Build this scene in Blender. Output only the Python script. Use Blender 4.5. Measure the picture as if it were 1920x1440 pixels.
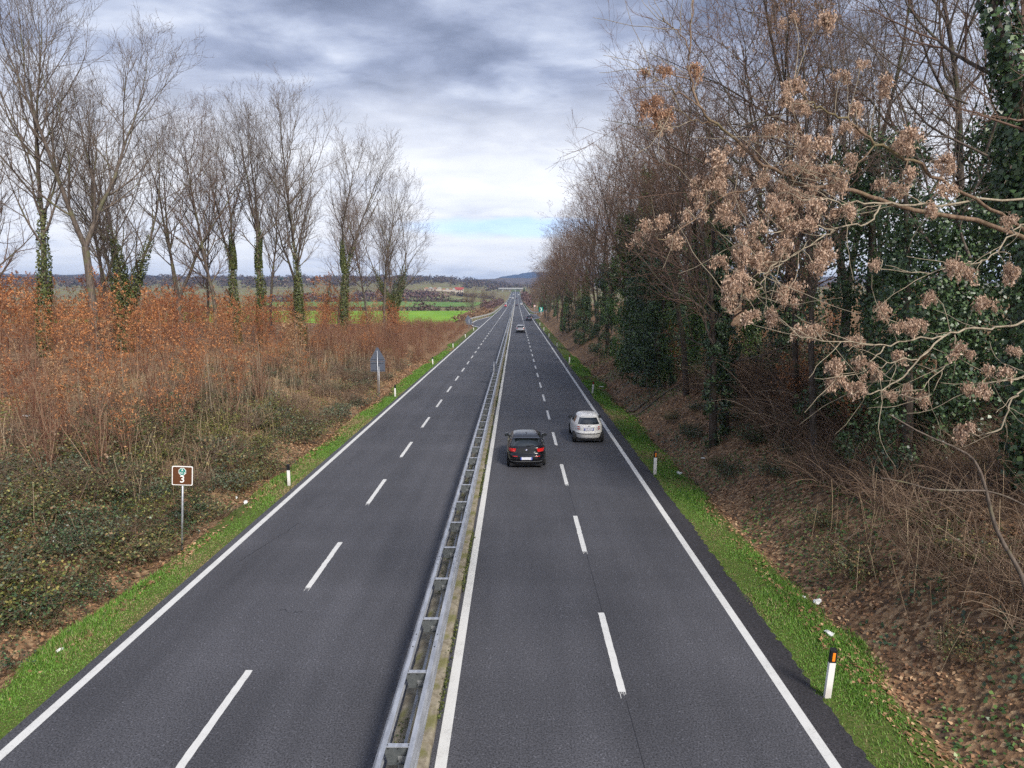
import bpy, bmesh, math
import numpy as np
from mathutils import Vector, Matrix, Euler

for o in list(bpy.data.objects):
    bpy.data.objects.remove(o, do_unlink=True)
SC = bpy.context.scene
COL = SC.collection
R = math.radians

# ------------------------------------------------------------------ camera
cam_d = bpy.data.cameras.new('camera')
cam = bpy.data.objects.new('camera', cam_d)
COL.objects.link(cam)
CAM_H = 7.72
cam.location = (0, 0, CAM_H)
cam.rotation_euler = (R(90 - 7.32), 0, R(0.35))
cam_d.sensor_width = 36
cam_d.lens = 24.375
cam_d.clip_start = 0.1
cam_d.clip_end = 20000
SC.camera = cam

# ------------------------------------------------------------------ sky, sun, exposure
SUN_EL, SUN_AZ = R(38), R(150)          # azimuth clockwise from the road direction: sun stands over the wood on the right
world = bpy.data.worlds.new('World')
SC.world = world
world.use_nodes = True
nt = world.node_tree
nt.nodes.clear()
def N(t, kind, **kw):
    n = t.nodes.new(kind)
    for k, v in kw.items():
        setattr(n, k, v)
    return n
def mathn(t, op, a, b=None, c=None, clamp=False):
    n = t.nodes.new('ShaderNodeMath'); n.operation = op; n.use_clamp = clamp
    for i, v in enumerate((a, b, c)):
        if v is None: continue
        if isinstance(v, (int, float)): n.inputs[i].default_value = v
        else: t.links.new(v, n.inputs[i])
    return n.outputs[0]
def mixc(t, fac, a, b, blend='MIX'):
    n = t.nodes.new('ShaderNodeMix'); n.data_type = 'RGBA'; n.blend_type = blend
    for sock, v in ((n.inputs[0], fac), (n.inputs[6], a), (n.inputs[7], b)):
        if isinstance(v, (int, float)): sock.default_value = v
        elif isinstance(v, tuple): sock.default_value = v if len(v) == 4 else (*v, 1)
        else: t.links.new(v, sock)
    return n.outputs[2]
def ramp(t, fac, stops, interp='LINEAR'):
    n = t.nodes.new('ShaderNodeValToRGB'); n.color_ramp.interpolation = interp
    e = n.color_ramp.elements
    while len(e) < len(stops): e.new(0.5)
    for i, (p, c) in enumerate(stops):
        e[i].position = p; e[i].color = (*c, 1) if len(c) == 3 else c
    if fac is not None: t.links.new(fac, n.inputs[0])
    return n.outputs[0]
def smooth(t, v, a, b):
    n = t.nodes.new('ShaderNodeMapRange'); n.interpolation_type = 'SMOOTHSTEP'
    t.links.new(v, n.inputs[0]); n.inputs[1].default_value = a; n.inputs[2].default_value = b
    return n.outputs[0]
def noise(t, vec, scale, detail=4, rough=0.5, dist=0.0, col=False):
    n = t.nodes.new('ShaderNodeTexNoise')
    if vec is not None: t.links.new(vec, n.inputs['Vector'])
    n.inputs['Scale'].default_value = scale; n.inputs['Detail'].default_value = detail
    n.inputs['Roughness'].default_value = rough; n.inputs['Distortion'].default_value = dist
    return n.outputs['Color' if col else 'Fac']
def sclv(t, vec, s):
    n = t.nodes.new('ShaderNodeVectorMath'); n.operation = 'MULTIPLY'
    t.links.new(vec, n.inputs[0]); n.inputs[1].default_value = s
    return n.outputs[0]

def build_world():
    t = nt
    tc = N(t, 'ShaderNodeTexCoord')
    sep = N(t, 'ShaderNodeSeparateXYZ'); t.links.new(tc.outputs['Generated'], sep.inputs[0])
    x, y, z = sep.outputs
    sky = N(t, 'ShaderNodeTexSky', sky_type='NISHITA'); sky.sun_disc = False
    sky.sun_elevation = SUN_EL; sky.sun_rotation = SUN_AZ
    skyc = mixc(t, 1.0, sky.outputs[0], (0.075, 0.10, 0.15), 'MULTIPLY')
    # a cloud deck: directions projected on a level plane overhead
    zz = mathn(t, 'ADD', mathn(t, 'MAXIMUM', z, 0.0), 0.13)
    u = mathn(t, 'DIVIDE', x, zz); v = mathn(t, 'DIVIDE', y, zz)
    cb = N(t, 'ShaderNodeCombineXYZ'); t.links.new(u, cb.inputs[0]); t.links.new(v, cb.inputs[1])
    p = cb.outputs[0]
    n1 = noise(t, sclv(t, p, (0.8, 1.0, 1)), 1.3, 7, 0.52, 0.25)
    n2 = noise(t, sclv(t, p, (1.0, 1.2, 1)), 3.2, 7, 0.55, 0.25)
    n3 = noise(t, sclv(t, p, (0.22, 0.5, 1)), 0.8, 3, 0.5, 0.2)
    body = mathn(t, 'ADD', mathn(t, 'MULTIPLY', n1, 0.62), mathn(t, 'MULTIPLY', n2, 0.38))
    # thick grey-blue bellies and thinner pale places
    dark = ramp(t, body, [(0.36, (0.098, 0.118, 0.175)), (0.44, (0.15, 0.176, 0.25)), (0.50, (0.215, 0.246, 0.335)), (0.56, (0.31, 0.345, 0.435)), (0.64, (0.46, 0.49, 0.56))])
    pale = ramp(t, body, [(0.32, (0.42, 0.445, 0.51)), (0.44, (0.53, 0.55, 0.60)), (0.56, (0.60, 0.61, 0.635)), (0.7, (0.63, 0.635, 0.65))])
    # the deck thins out towards the horizon, with a ragged edge
    el = mathn(t, 'ADD', z, mathn(t, 'MULTIPLY', mathn(t, 'SUBTRACT', n1, 0.5), 0.16))
    thick = smooth(t, el, 0.15, 0.30)
    cloud = mixc(t, thick, pale, dark)
    # an opening low in the sky ahead where blue shows
    du = mathn(t, 'DIVIDE', mathn(t, 'SUBTRACT', mathn(t, 'DIVIDE', x, mathn(t, 'MAXIMUM', y, 0.05)), 0.01), 0.15)
    zw = mathn(t, 'ADD', z, mathn(t, 'MULTIPLY', mathn(t, 'SUBTRACT', n2, 0.5), 0.018))
    dz = mathn(t, 'DIVIDE', mathn(t, 'SUBTRACT', zw, 0.094), 0.013)
    rr = mathn(t, 'ADD', mathn(t, 'MULTIPLY', du, du), mathn(t, 'MULTIPLY', dz, dz))
    gap = smooth(t, mathn(t, 'MULTIPLY', rr, -1.0), -1.8, -0.2)
    ahead = smooth(t, y, 0.0, 0.3)
    gap = mathn(t, 'MULTIPLY', mathn(t, 'MULTIPLY', gap, ahead), 0.5)
    out = mixc(t, gap, cloud, skyc)
    # a little of the clear sky's own light comes through the thin cloud everywhere
    bg = N(t, 'ShaderNodeBackground'); t.links.new(out, bg.inputs[0]); bg.inputs[1].default_value = 1.0
    wo = N(t, 'ShaderNodeOutputWorld'); t.links.new(bg.outputs[0], wo.inputs[0])
build_world()

sun_d = bpy.data.lights.new('sun', 'SUN')
sun = bpy.data.objects.new('sun', sun_d)
COL.objects.link(sun)
sun_d.energy = 2.8
sun_d.angle = R(14)
sun_d.color = (1.0, 0.94, 0.85)
sdir = Vector((math.sin(SUN_AZ) * math.cos(SUN_EL), math.cos(SUN_AZ) * math.cos(SUN_EL), math.sin(SUN_EL)))
sun.rotation_euler = sdir.to_track_quat('Z', 'Y').to_euler()
sun.location = (60, 20, 60)

SC.view_settings.view_transform = 'Standard'
SC.view_settings.look = 'None'
SC.view_settings.exposure = 0.95
SC.view_settings.gamma = 1
SC.view_settings.use_curve_mapping = False
SC.cycles.use_denoising = False
SC.cycles.use_adaptive_sampling = True
SC.cycles.adaptive_threshold = 0.02
SC.cycles.max_bounces = 5
SC.cycles.diffuse_bounces = 2
SC.cycles.glossy_bounces = 2
SC.cycles.transmission_bounces = 3
SC.cycles.volume_bounces = 0
SC.cycles.sample_clamp_indirect = 4
SC.cycles.transparent_max_bounces = 6

# ------------------------------------------------------------------ materials
def mat(name, col=(0.5, 0.5, 0.5), rough=0.7, metal=0.0, spec=0.4, coat=0.0, trans=0.0):
    m = bpy.data.materials.new(name); m.use_nodes = True
    b = m.node_tree.nodes['Principled BSDF']
    b.inputs['Base Color'].default_value = (*col, 1)
    b.inputs['Roughness'].default_value = rough
    b.inputs['Metallic'].default_value = metal
    b.inputs['Specular IOR Level'].default_value = spec
    if coat: b.inputs['Coat Weight'].default_value = coat; b.inputs['Coat Roughness'].default_value = 0.05
    if trans: b.inputs['Transmission Weight'].default_value = trans
    return m
def nodes_of(m): return m.node_tree, m.node_tree.nodes['Principled BSDF']
def objco(t):
    return N(t, 'ShaderNodeTexCoord').outputs['Object']
def bump(t, b, h, strength=0.4, dist=0.02):
    n = N(t, 'ShaderNodeBump'); n.inputs['Strength'].default_value = strength; n.inputs['Distance'].default_value = dist
    t.links.new(h, n.inputs['Height']); t.links.new(n.outputs[0], b.inputs['Normal'])

def leaf_mat(name, stops, rough=0.6, spec=0.3, translucent=0.25, tcol=None):
    m = mat(name, rough=rough, spec=spec); t, b = nodes_of(m)
    g = N(t, 'ShaderNodeNewGeometry')
    c = ramp(t, g.outputs['Random Per Island'], stops)
    t.links.new(c, b.inputs['Base Color'])
    if translucent:
        tr = N(t, 'ShaderNodeBsdfTranslucent'); t.links.new(c, tr.inputs[0])
        mx = N(t, 'ShaderNodeMixShader'); mx.inputs[0].default_value = translucent
        out = t.nodes['Material Output']
        t.links.new(b.outputs[0], mx.inputs[1]); t.links.new(tr.outputs[0], mx.inputs[2]); t.links.new(mx.outputs[0], out.inputs[0])
    return m

def bark_mat(name, c0, c1, c2=None, scale=3.0):
    m = mat(name, rough=0.95, spec=0.15); t, b = nodes_of(m)
    co = objco(t)
    n1 = noise(t, sclv(t, co, (1, 1, 0.25)), scale * 4, 5, 0.65)
    c = mixc(t, smooth(t, n1, 0.35, 0.65), c0, c1)
    if c2:
        n2 = noise(t, co, scale * 0.4, 3, 0.6)
        c = mixc(t, mathn(t, 'MULTIPLY', smooth(t, n2, 0.5, 0.68), 0.6), c, c2)
    t.links.new(c, b.inputs['Base Color'])
    bump(t, b, n1, 0.6, 0.03)
    return m

M = {}
M['bark'] = bark_mat('bark', (0.155, 0.125, 0.105), (0.075, 0.06, 0.05), (0.14, 0.15, 0.07))
M['bark_warm'] = bark_mat('bark_warm', (0.21, 0.145, 0.10), (0.11, 0.072, 0.05), (0.13, 0.125, 0.055))
M['bark_dark'] = bark_mat('bark_dark', (0.09, 0.072, 0.06), (0.04, 0.032, 0.026), (0.07, 0.085, 0.035))
M['bark_pale'] = bark_mat('bark_pale', (0.33, 0.28, 0.205), (0.20, 0.165, 0.12), None)
M['twig_grey'] = mat('twig_grey', (0.145, 0.115, 0.095), 0.95, spec=0.1)
M['twig_brown'] = mat('twig_brown', (0.15, 0.098, 0.075), 0.95, spec=0.1)
M['twig_red'] = leaf_mat('twig_red', [(0, (0.135, 0.06, 0.042)), (0.45, (0.20, 0.095, 0.062)), (0.8, (0.27, 0.155, 0.10)), (1, (0.38, 0.28, 0.19))], 0.9, 0.1, 0)
M['stem_dry'] = leaf_mat('stem_dry', [(0, (0.0936, 0.0612, 0.0432)), (0.5, (0.166, 0.112, 0.0792)), (0.85, (0.252, 0.18, 0.13)), (1, (0.346, 0.274, 0.194))], 0.9, 0.1, 0)
M['leaf_orange'] = leaf_mat('leaf_orange', [(0, (0.21, 0.0808, 0.034)), (0.3, (0.399, 0.157, 0.0595)), (0.65, (0.546, 0.237, 0.0935)), (1, (0.651, 0.342, 0.162))], 0.6, 0.25, 0.3)
M['leaf_rust'] = leaf_mat('leaf_rust', [(0, (0.165, 0.055, 0.0275)), (0.4, (0.33, 0.116, 0.0495)), (1, (0.506, 0.22, 0.0935))], 0.6, 0.25, 0.3)
M['leaf_tan'] = leaf_mat('leaf_tan', [(0, (0.24, 0.13, 0.07)), (0.4, (0.42, 0.25, 0.13)), (1, (0.60, 0.42, 0.25))], 0.6, 0.25, 0.3)
M['leaf_brown'] = leaf_mat('leaf_brown', [(0, (0.112, 0.06, 0.036)), (0.4, (0.216, 0.128, 0.08)), (0.8, (0.32, 0.208, 0.136)), (1, (0.416, 0.296, 0.2))], 0.7, 0.2, 0.25)
M['leaf_litter'] = leaf_mat('leaf_litter', [(0, (0.10, 0.05, 0.028)), (0.35, (0.23, 0.12, 0.062)), (0.7, (0.37, 0.205, 0.11)), (1, (0.50, 0.34, 0.20))], 0.75, 0.25, 0.0)
M['samara'] = leaf_mat('samara', [(0, (0.224, 0.134, 0.0902)), (0.3, (0.43, 0.29, 0.205)), (0.7, (0.568, 0.412, 0.307)), (1, (0.671, 0.529, 0.418))], 0.7, 0.2, 0.3)
M['samara_rust'] = leaf_mat('samara_rust', [(0, (0.22, 0.11, 0.07)), (0.4, (0.40, 0.23, 0.145)), (1, (0.58, 0.38, 0.26))], 0.7, 0.2, 0.3)
M['ivy'] = leaf_mat('ivy', [(0, (0.015, 0.0306, 0.015)), (0.5, (0.0422, 0.0782, 0.0326)), (0.85, (0.0714, 0.126, 0.0476)), (1, (0.129, 0.19, 0.068))], 0.38, 0.5, 0.08)
M['ivy_bright'] = leaf_mat('ivy_bright', [(0, (0.0288, 0.0612, 0.016)), (0.5, (0.072, 0.144, 0.032)), (0.85, (0.13, 0.216, 0.048)), (1, (0.209, 0.288, 0.08))], 0.4, 0.5, 0.12)
M['ivy_olive'] = leaf_mat('ivy_olive', [(0, (0.0298, 0.0425, 0.0127)), (0.5, (0.0723, 0.0935, 0.0238)), (1, (0.153, 0.162, 0.0467))], 0.45, 0.4, 0.12)
M['bramble'] = leaf_mat('bramble', [(0, (0.02, 0.026, 0.012)), (0.3, (0.06, 0.08, 0.03)), (0.65, (0.12, 0.15, 0.055)), (0.88, (0.21, 0.12, 0.06)), (1, (0.33, 0.30, 0.10))], 0.5, 0.4, 0.12)
M['bramble_lime'] = leaf_mat('bramble_lime', [(0, (0.05, 0.07, 0.02)), (0.5, (0.15, 0.17, 0.04)), (1, (0.34, 0.29, 0.09))], 0.5, 0.35, 0.2)
M['bramble_teal'] = leaf_mat('bramble_teal', [(0, (0.024, 0.034, 0.02)), (0.5, (0.075, 0.105, 0.06)), (1, (0.17, 0.20, 0.12))], 0.5, 0.4, 0.1)
M['grass'] = leaf_mat('grass', [(0, (0.064, 0.145, 0.02)), (0.4, (0.12, 0.26, 0.032)), (0.8, (0.184, 0.35, 0.05)), (0.93, (0.264, 0.36, 0.09)), (1, (0.336, 0.33, 0.16))], 0.55, 0.35, 0.3)
M['grass_dry'] = leaf_mat('grass_dry', [(0, (0.17, 0.12, 0.06)), (0.6, (0.33, 0.25, 0.13)), (1, (0.46, 0.37, 0.22))], 0.8, 0.2, 0.2)

def asphalt(name, c, tint=1.0, stripes=True):
    m = mat(name, rough=0.72, spec=0.45); t, b = nodes_of(m)
    co = objco(t)
    grain = noise(t, co, 30, 2, 0.8)
    fine = N(t, 'ShaderNodeTexVoronoi'); t.links.new(co, fine.inputs['Vector']); fine.inputs['Scale'].default_value = 34
    big = noise(t, sclv(t, co, (0.16, 0.035, 1)), 3.0, 4, 0.55)
    lane = noise(t, sclv(t, co, (1.0, 0.006, 1)), 1.1, 2, 0.5)
    cross = noise(t, sclv(t, co, (0.03, 0.45, 1)), 1.0, 3, 0.6)  # crosswise surface tone, strengthened to stand in for faint sun streaks
    v = mathn(t, 'ADD', mathn(t, 'MULTIPLY', mathn(t, 'SUBTRACT', grain, 0.5), 4.2), 1.0)
    sp = smooth(t, fine.outputs['Color'], 0.80, 0.98)
    v = mathn(t, 'ADD', v, mathn(t, 'MULTIPLY', sp, 0.9))
    v = mathn(t, 'MULTIPLY', v, mathn(t, 'ADD', 0.42, mathn(t, 'MULTIPLY', big, 1.16)))
    v = mathn(t, 'MULTIPLY', v, mathn(t, 'ADD', 0.70, mathn(t, 'MULTIPLY', lane, 0.60)))
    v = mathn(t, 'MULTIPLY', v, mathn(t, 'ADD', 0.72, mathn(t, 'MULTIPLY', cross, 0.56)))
    base = N(t, 'ShaderNodeRGB'); base.outputs[0].default_value = (*c, 1)
    vm = N(t, 'ShaderNodeVectorMath'); vm.operation = 'SCALE'; t.links.new(base.outputs[0], vm.inputs[0]); t.links.new(v, vm.inputs['Scale'])
    t.links.new(vm.outputs[0], b.inputs['Base Color'])
    t.links.new(mathn(t, 'ADD', 0.60, mathn(t, 'MULTIPLY', big, 0.2)), b.inputs['Roughness'])
    bump(t, b, grain, 0.35, 0.008)
    return m
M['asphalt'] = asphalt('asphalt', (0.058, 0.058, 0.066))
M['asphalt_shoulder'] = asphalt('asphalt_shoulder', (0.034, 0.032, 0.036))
M['tar'] = mat('tar', (0.022, 0.022, 0.025), 0.5)

def paint_mat():
    m = mat('road_paint', rough=0.65, spec=0.35); t, b = nodes_of(m)
    co = objco(t)
    g = noise(t, co, 55, 3, 0.8); w = noise(t, co, 3.0, 4, 0.6)
    k = mathn(t, 'ADD', g, mathn(t, 'MULTIPLY', mathn(t, 'SUBTRACT', w, 0.5), 0.35))
    worn = smooth(t, k, 0.57, 0.70)
    c = mixc(t, mathn(t, 'MULTIPLY', worn, 0.75), (0.60, 0.60, 0.585), (0.13, 0.13, 0.135))
    c = mixc(t, mathn(t, 'MULTIPLY', smooth(t, w, 0.4, 0.75), 0.22), c, (0.45, 0.44, 0.42))
    t.links.new(c, b.inputs['Base Color']); return m
M['paint'] = paint_mat()

def galv_mat(name, c0, c1, metal=0.55, rough=0.45):
    m = mat(name, rough=rough, metal=metal, spec=0.5); t, b = nodes_of(m)
    co = objco(t)
    n1 = noise(t, sclv(t, co, (3, 0.5, 3)), 3.0, 5, 0.6); n2 = noise(t, co, 40, 2, 0.6)
    k = mathn(t, 'ADD', mathn(t, 'MULTIPLY', n1, 0.7), mathn(t, 'MULTIPLY', n2, 0.3))
    t.links.new(mixc(t, smooth(t, k, 0.35, 0.65), c0, c1), b.inputs['Base Color'])
    t.links.new(mathn(t, 'ADD', rough - 0.1, mathn(t, 'MULTIPLY', n1, 0.25)), b.inputs['Roughness'])
    return m
M['galv'] = galv_mat('galvanised_steel', (0.33, 0.345, 0.375), (0.54, 0.56, 0.60))
M['galv_dull'] = galv_mat('weathered_steel', (0.22, 0.23, 0.24), (0.33, 0.34, 0.345), 0.4, 0.6)
M['galv_far'] = galv_mat('crash_barrier_steel', (0.42, 0.42, 0.41), (0.56, 0.56, 0.55), 0.2, 0.6)
M['slate_metal'] = galv_mat('sign_back', (0.085, 0.10, 0.135), (0.115, 0.13, 0.17), 0.3, 0.55)
M['spacer_plate'] = galv_mat('spacer_plate', (0.075, 0.085, 0.09), (0.12, 0.13, 0.135), 0.3, 0.6)  # upright plates darkened: shade beneath the top plate put into the colour
M['bolt'] = mat('bolt', (0.05, 0.05, 0.05), 0.5, 0.5)

def concrete_mat():
    m = mat('mossy_concrete', rough=0.95, spec=0.2); t, b = nodes_of(m)
    co = objco(t)
    n1 = noise(t, co, 5, 6, 0.65); n2 = noise(t, co, 1.6, 4, 0.6); n3 = noise(t, co, 45, 2, 0.6)
    c = mixc(t, smooth(t, n1, 0.35, 0.65), (0.30, 0.265, 0.20), (0.17, 0.145, 0.105))
    c = mixc(t, mathn(t, 'MULTIPLY', smooth(t, n2, 0.48, 0.62), 0.75), c, (0.15, 0.15, 0.045))
    c = mixc(t, mathn(t, 'MULTIPLY', smooth(t, n3, 0.5, 0.8), 0.5), c, (0.36, 0.33, 0.27))
    t.links.new(c, b.inputs['Base Color']); bump(t, b, n1, 0.6, 0.02); return m
M['concrete'] = concrete_mat()
def post_mat():
    m = mat('delineator_plastic', rough=0.55, spec=0.4); t, b = nodes_of(m)
    co = objco(t); s = N(t, 'ShaderNodeSeparateXYZ'); t.links.new(co, s.inputs[0])
    n1 = noise(t, co, 9, 4, 0.6)
    low = smooth(t, mathn(t, 'ADD', s.outputs[2], mathn(t, 'MULTIPLY', n1, 0.3)), 0.55, 0.1)
    c = mixc(t, mathn(t, 'MULTIPLY', low, 0.55), (0.72, 0.71, 0.69), (0.36, 0.31, 0.27))
    t.links.new(c, b.inputs['Base Color']); return m
M['post'] = post_mat()
M['black'] = mat('black_plastic', (0.012, 0.012, 0.014), 0.45)
M['orange_refl'] = mat('orange_reflector', (0.85, 0.24, 0.02), 0.3)
M['red_refl'] = mat('red_reflector', (0.55, 0.03, 0.02), 0.3)
M['sign_brown'] = mat('sign_brown', (0.10, 0.036, 0.013), 0.5)
M['sign_white'] = mat('sign_white', (0.78, 0.78, 0.76), 0.5)
M['sign_green'] = mat('sign_green', (0.0, 0.19, 0.15), 0.5)
M['sign_red'] = mat('sign_red', (0.55, 0.03, 0.03), 0.5)
M['litter_white'] = mat('litter_white', (0.75, 0.75, 0.73), 0.7)
M['litter_blue'] = mat('litter_blue', (0.25, 0.3, 0.6), 0.7)

# ------------------------------------------------------------------ mesh helpers
def mesh_arrays(name, V, F, mats, smooth=False, mi=None):
    """V (n,3) array, F (m,k) int array of equal polygons"""
    V = np.asarray(V, np.float32); F = np.asarray(F, np.int32)
    me = bpy.data.meshes.new(name)
    k = F.shape[1]
    me.vertices.add(len(V)); me.vertices.foreach_set('co', V.ravel())
    me.loops.add(F.size); me.loops.foreach_set('vertex_index', F.ravel())
    me.polygons.add(len(F)); me.polygons.foreach_set('loop_start', np.arange(0, F.size, k, dtype=np.int32))
    if smooth: me.polygons.foreach_set('use_smooth', np.ones(len(F), bool))
    if not isinstance(mats, (list, tuple)): mats = [mats]
    for m in mats: me.materials.append(M[m] if isinstance(m, str) else m)
    if mi is not None: me.polygons.foreach_set('material_index', np.asarray(mi, np.int32))
    me.update(calc_edges=True)
    return me
def ob(name, me, parent=None, loc=None, rot=None, scale=None):
    o = bpy.data.objects.new(name, me)
    COL.objects.link(o)
    if parent is not None: o.parent = parent
    if loc is not None: o.location = loc
    if rot is not None: o.rotation_euler = rot
    if scale is not None: o.scale = scale if hasattr(scale, '__len__') else (scale,) * 3
    return o
def tag(o, label=None, cat=None, group=None, kind=None):
    if label: o['label'] = label
    if cat: o['category'] = cat
    if group: o['group'] = group
    if kind: o['kind'] = kind
    return o
def thing(name, label, cat, loc=(0, 0, 0), rz=0.0, group=None, scale=None):
    return tag(ob(name, None, None, loc, (0, 0, rz), scale), label, cat, group)
def copy_tree(o, parent=None):
    c = o.copy(); COL.objects.link(c); c.parent = parent
    for ch in o.children: copy_tree(ch, c)
    return c

class MB:
    """collects boxes, prisms, tubes ... into one mesh"""
    def __init__(s): s.v = []; s.f = []; s.m = []; s.cur = 0; s.sm = []
    def add(s, V, F, sm=False):
        b = len(s.v); s.v += [tuple(p) for p in V]
        for f in F: s.f.append(tuple(i + b for i in f)); s.m.append(s.cur); s.sm.append(sm)
        return s
    def box(s, x0, x1, y0, y1, z0, z1):
        V = [(x, y, z) for z in (z0, z1) for y in (y0, y1) for x in (x0, x1)]
        return s.add(V, [(0, 2, 3, 1), (4, 5, 7, 6), (0, 1, 5, 4), (2, 6, 7, 3), (0, 4, 6, 2), (1, 3, 7, 5)])
    def prism(s, pts, axis, a0, a1, sm=False):
        """closed outline pts (2-D) pushed along axis 0/1/2"""
        n = len(pts)
        def mk(p, a):
            q = list(p); q.insert(axis, a); return tuple(q)
        V = [mk(p, a0) for p in pts] + [mk(p, a1) for p in pts]
        F = [(i, (i + 1) % n, n + (i + 1) % n, n + i) for i in range(n)]
        s.add(V, F, sm); b = len(s.v) - 2 * n
        s.f.append(tuple(range(b + n - 1, b - 1, -1))); s.m.append(s.cur); s.sm.append(False)
        s.f.append(tuple(range(b + n, b + 2 * n))); s.m.append(s.cur); s.sm.append(False)
        return s
    def cyl(s, p0, p1, r0, r1=None, k=12):
        r1 = r0 if r1 is None else r1
        a = Vector(p0); b = Vector(p1); d = (b - a).normalized(); q = d.to_track_quat('Z', 'Y')
        V = []
        for c, r in ((a, r0), (b, r1)):
            for i in range(k):
                t = 2 * math.pi * i / k
                V.append(c + q @ Vector((r * math.cos(t), r * math.sin(t), 0)))
        n0 = len(s.v)
        s.add(V, [(i, (i + 1) % k, k + (i + 1) % k, k + i) for i in range(k)], True)
        s.f.append(tuple(range(n0 + k - 1, n0 - 1, -1))); s.m.append(s.cur); s.sm.append(False)
        s.f.append(tuple(range(n0 + k, n0 + 2 * k))); s.m.append(s.cur); s.sm.append(False)
        return s
    def mesh(s, name, mats):
        me = bpy.data.meshes.new(name); me.from_pydata(s.v, [], s.f)
        if not isinstance(mats, (list, tuple)): mats = [mats]
        for m in mats: me.materials.append(M[m] if isinstance(m, str) else m)
        me.polygons.foreach_set('material_index', s.m); me.polygons.foreach_set('use_smooth', s.sm)
        me.update(); return me
    def build(s, name, mats, parent=None, loc=None, rot=None, bevel=0):
        me = s.mesh(name, mats)
        if bevel:
            bm = bmesh.new(); bm.from_mesh(me)
            bmesh.ops.bevel(bm, geom=[e for e in bm.edges], offset=bevel, segments=2, affect='EDGES', clamp_overlap=True)
            bm.to_mesh(me); bm.free()
        return ob(name, me, parent, loc, rot)

def tubes(P, Rr, k):
    """P (B,n,3), Rr (B,n) -> verts, quads"""
    B, n, _ = P.shape
    T = np.empty_like(P); T[:, 1:-1] = P[:, 2:] - P[:, :-2]; T[:, 0] = P[:, 1] - P[:, 0]; T[:, -1] = P[:, -1] - P[:, -2]
    T /= np.linalg.norm(T, axis=2, keepdims=True) + 1e-9
    ref = np.where(np.abs(T[:, :1, 2:3]) > 0.8, np.array([1.0, 0.13, 0]), np.array([0, 0, 1.0]))
    ref = np.broadcast_to(ref, P.shape)
    A = np.cross(T, ref); A /= np.linalg.norm(A, axis=2, keepdims=True) + 1e-9
    C = np.cross(T, A)
    an = np.arange(k) * 2 * math.pi / k
    V = P[:, :, None] + Rr[:, :, None, None] * (A[:, :, None] * np.cos(an)[None, None, :, None] + C[:, :, None] * np.sin(an)[None, None, :, None])
    idx = np.arange(B * n * k).reshape(B, n, k)
    a = idx[:, :-1, :]; b = np.roll(idx, -1, 2)[:, :-1, :]; c = np.roll(idx, -1, 2)[:, 1:, :]; d = idx[:, 1:, :]
    F = np.stack([a, b, c, d], -1).reshape(-1, 4)
    return V.reshape(-1, 3), F
def join(parts):
    Vs, Fs, o = [], [], 0
    for V, F in parts:
        Vs.append(V); Fs.append(F + o); o += len(V)
    return np.concatenate(Vs), np.concatenate(Fs)
def unit(v): return v / (np.linalg.norm(v, axis=-1, keepdims=True) + 1e-9)
def leaves(C, Nn, size, rng, ratio=0.6, fold=0.12, axis=None, jit=0.6, hang=0.0):
    """kite-shaped leaves: centres C, outward normals Nn, length array"""
    n = len(C); size = np.broadcast_to(size, (n,)) if np.ndim(size) == 0 else size
    Nn = unit(Nn + rng.normal(size=(n, 3)) * jit)
    ax = rng.normal(size=(n, 3)) if axis is None else axis + rng.normal(size=(n, 3)) * 0.5
    ax[:, 2] -= hang
    ax = unit(ax - Nn * (ax * Nn).sum(1, keepdims=True))
    sd = np.cross(Nn, ax)
    L = size[:, None]
    V = np.stack([C - ax * L * 0.5, C + sd * L * ratio * 0.5 + Nn * L * fold - ax * L * 0.08, C + ax * L * 0.5, C - sd * L * ratio * 0.5 + Nn * L * fold - ax * L * 0.08], 1)
    F = np.arange(n * 4).reshape(n, 4)
    return V.reshape(-1, 3), F

# ------------------------------------------------------------------ terrain height
def sstep(a, b, x):
    t = np.clip((x - a) / (b - a), 0, 1); return t * t * (3 - 2 * t)
def road_z(y): return 1.48e-5 * np.maximum(0, np.asarray(y, float) - 350) ** 2 * (np.asarray(y) < 1320) + np.where(np.asarray(y) >= 1320, 13.92 + 0.0287 * (np.minimum(np.asarray(y, float), 2300) - 1320) - 0.08 * np.maximum(0, np.asarray(y, float) - 2300), 0)
_wr = np.random.default_rng(5)
_wk = [(_wr.normal(size=2) * f, _wr.uniform(0, 6.28), a) for f, a in ((0.25, .5), (0.45, .35), (0.8, .25), (1.5, .15), (2.4, .1)) for _ in range(3)]
def wob(x, y):
    r = 0
    for k, ph, a in _wk: r = r + a * np.sin(k[0] * x + k[1] * y + ph)
    return r / 1.2
LD = np.array([-1, 0, 1.2, 1.7, 2.3, 5, 11, 17, 40, 400]); LH = np.array([-.06, -.03, -.06, -.22, .05, 1.45, 2.6, 3.2, 3.5, 4.1])
RD = np.array([-1, 0, 1.3, 1.8, 2.4, 4.1, 7, 12, 25, 60, 400]); RH = np.array([-.06, -.03, -.06, -.22, .08, 1.3, 2.7, 4.0, 5.4, 7, 9])
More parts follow.
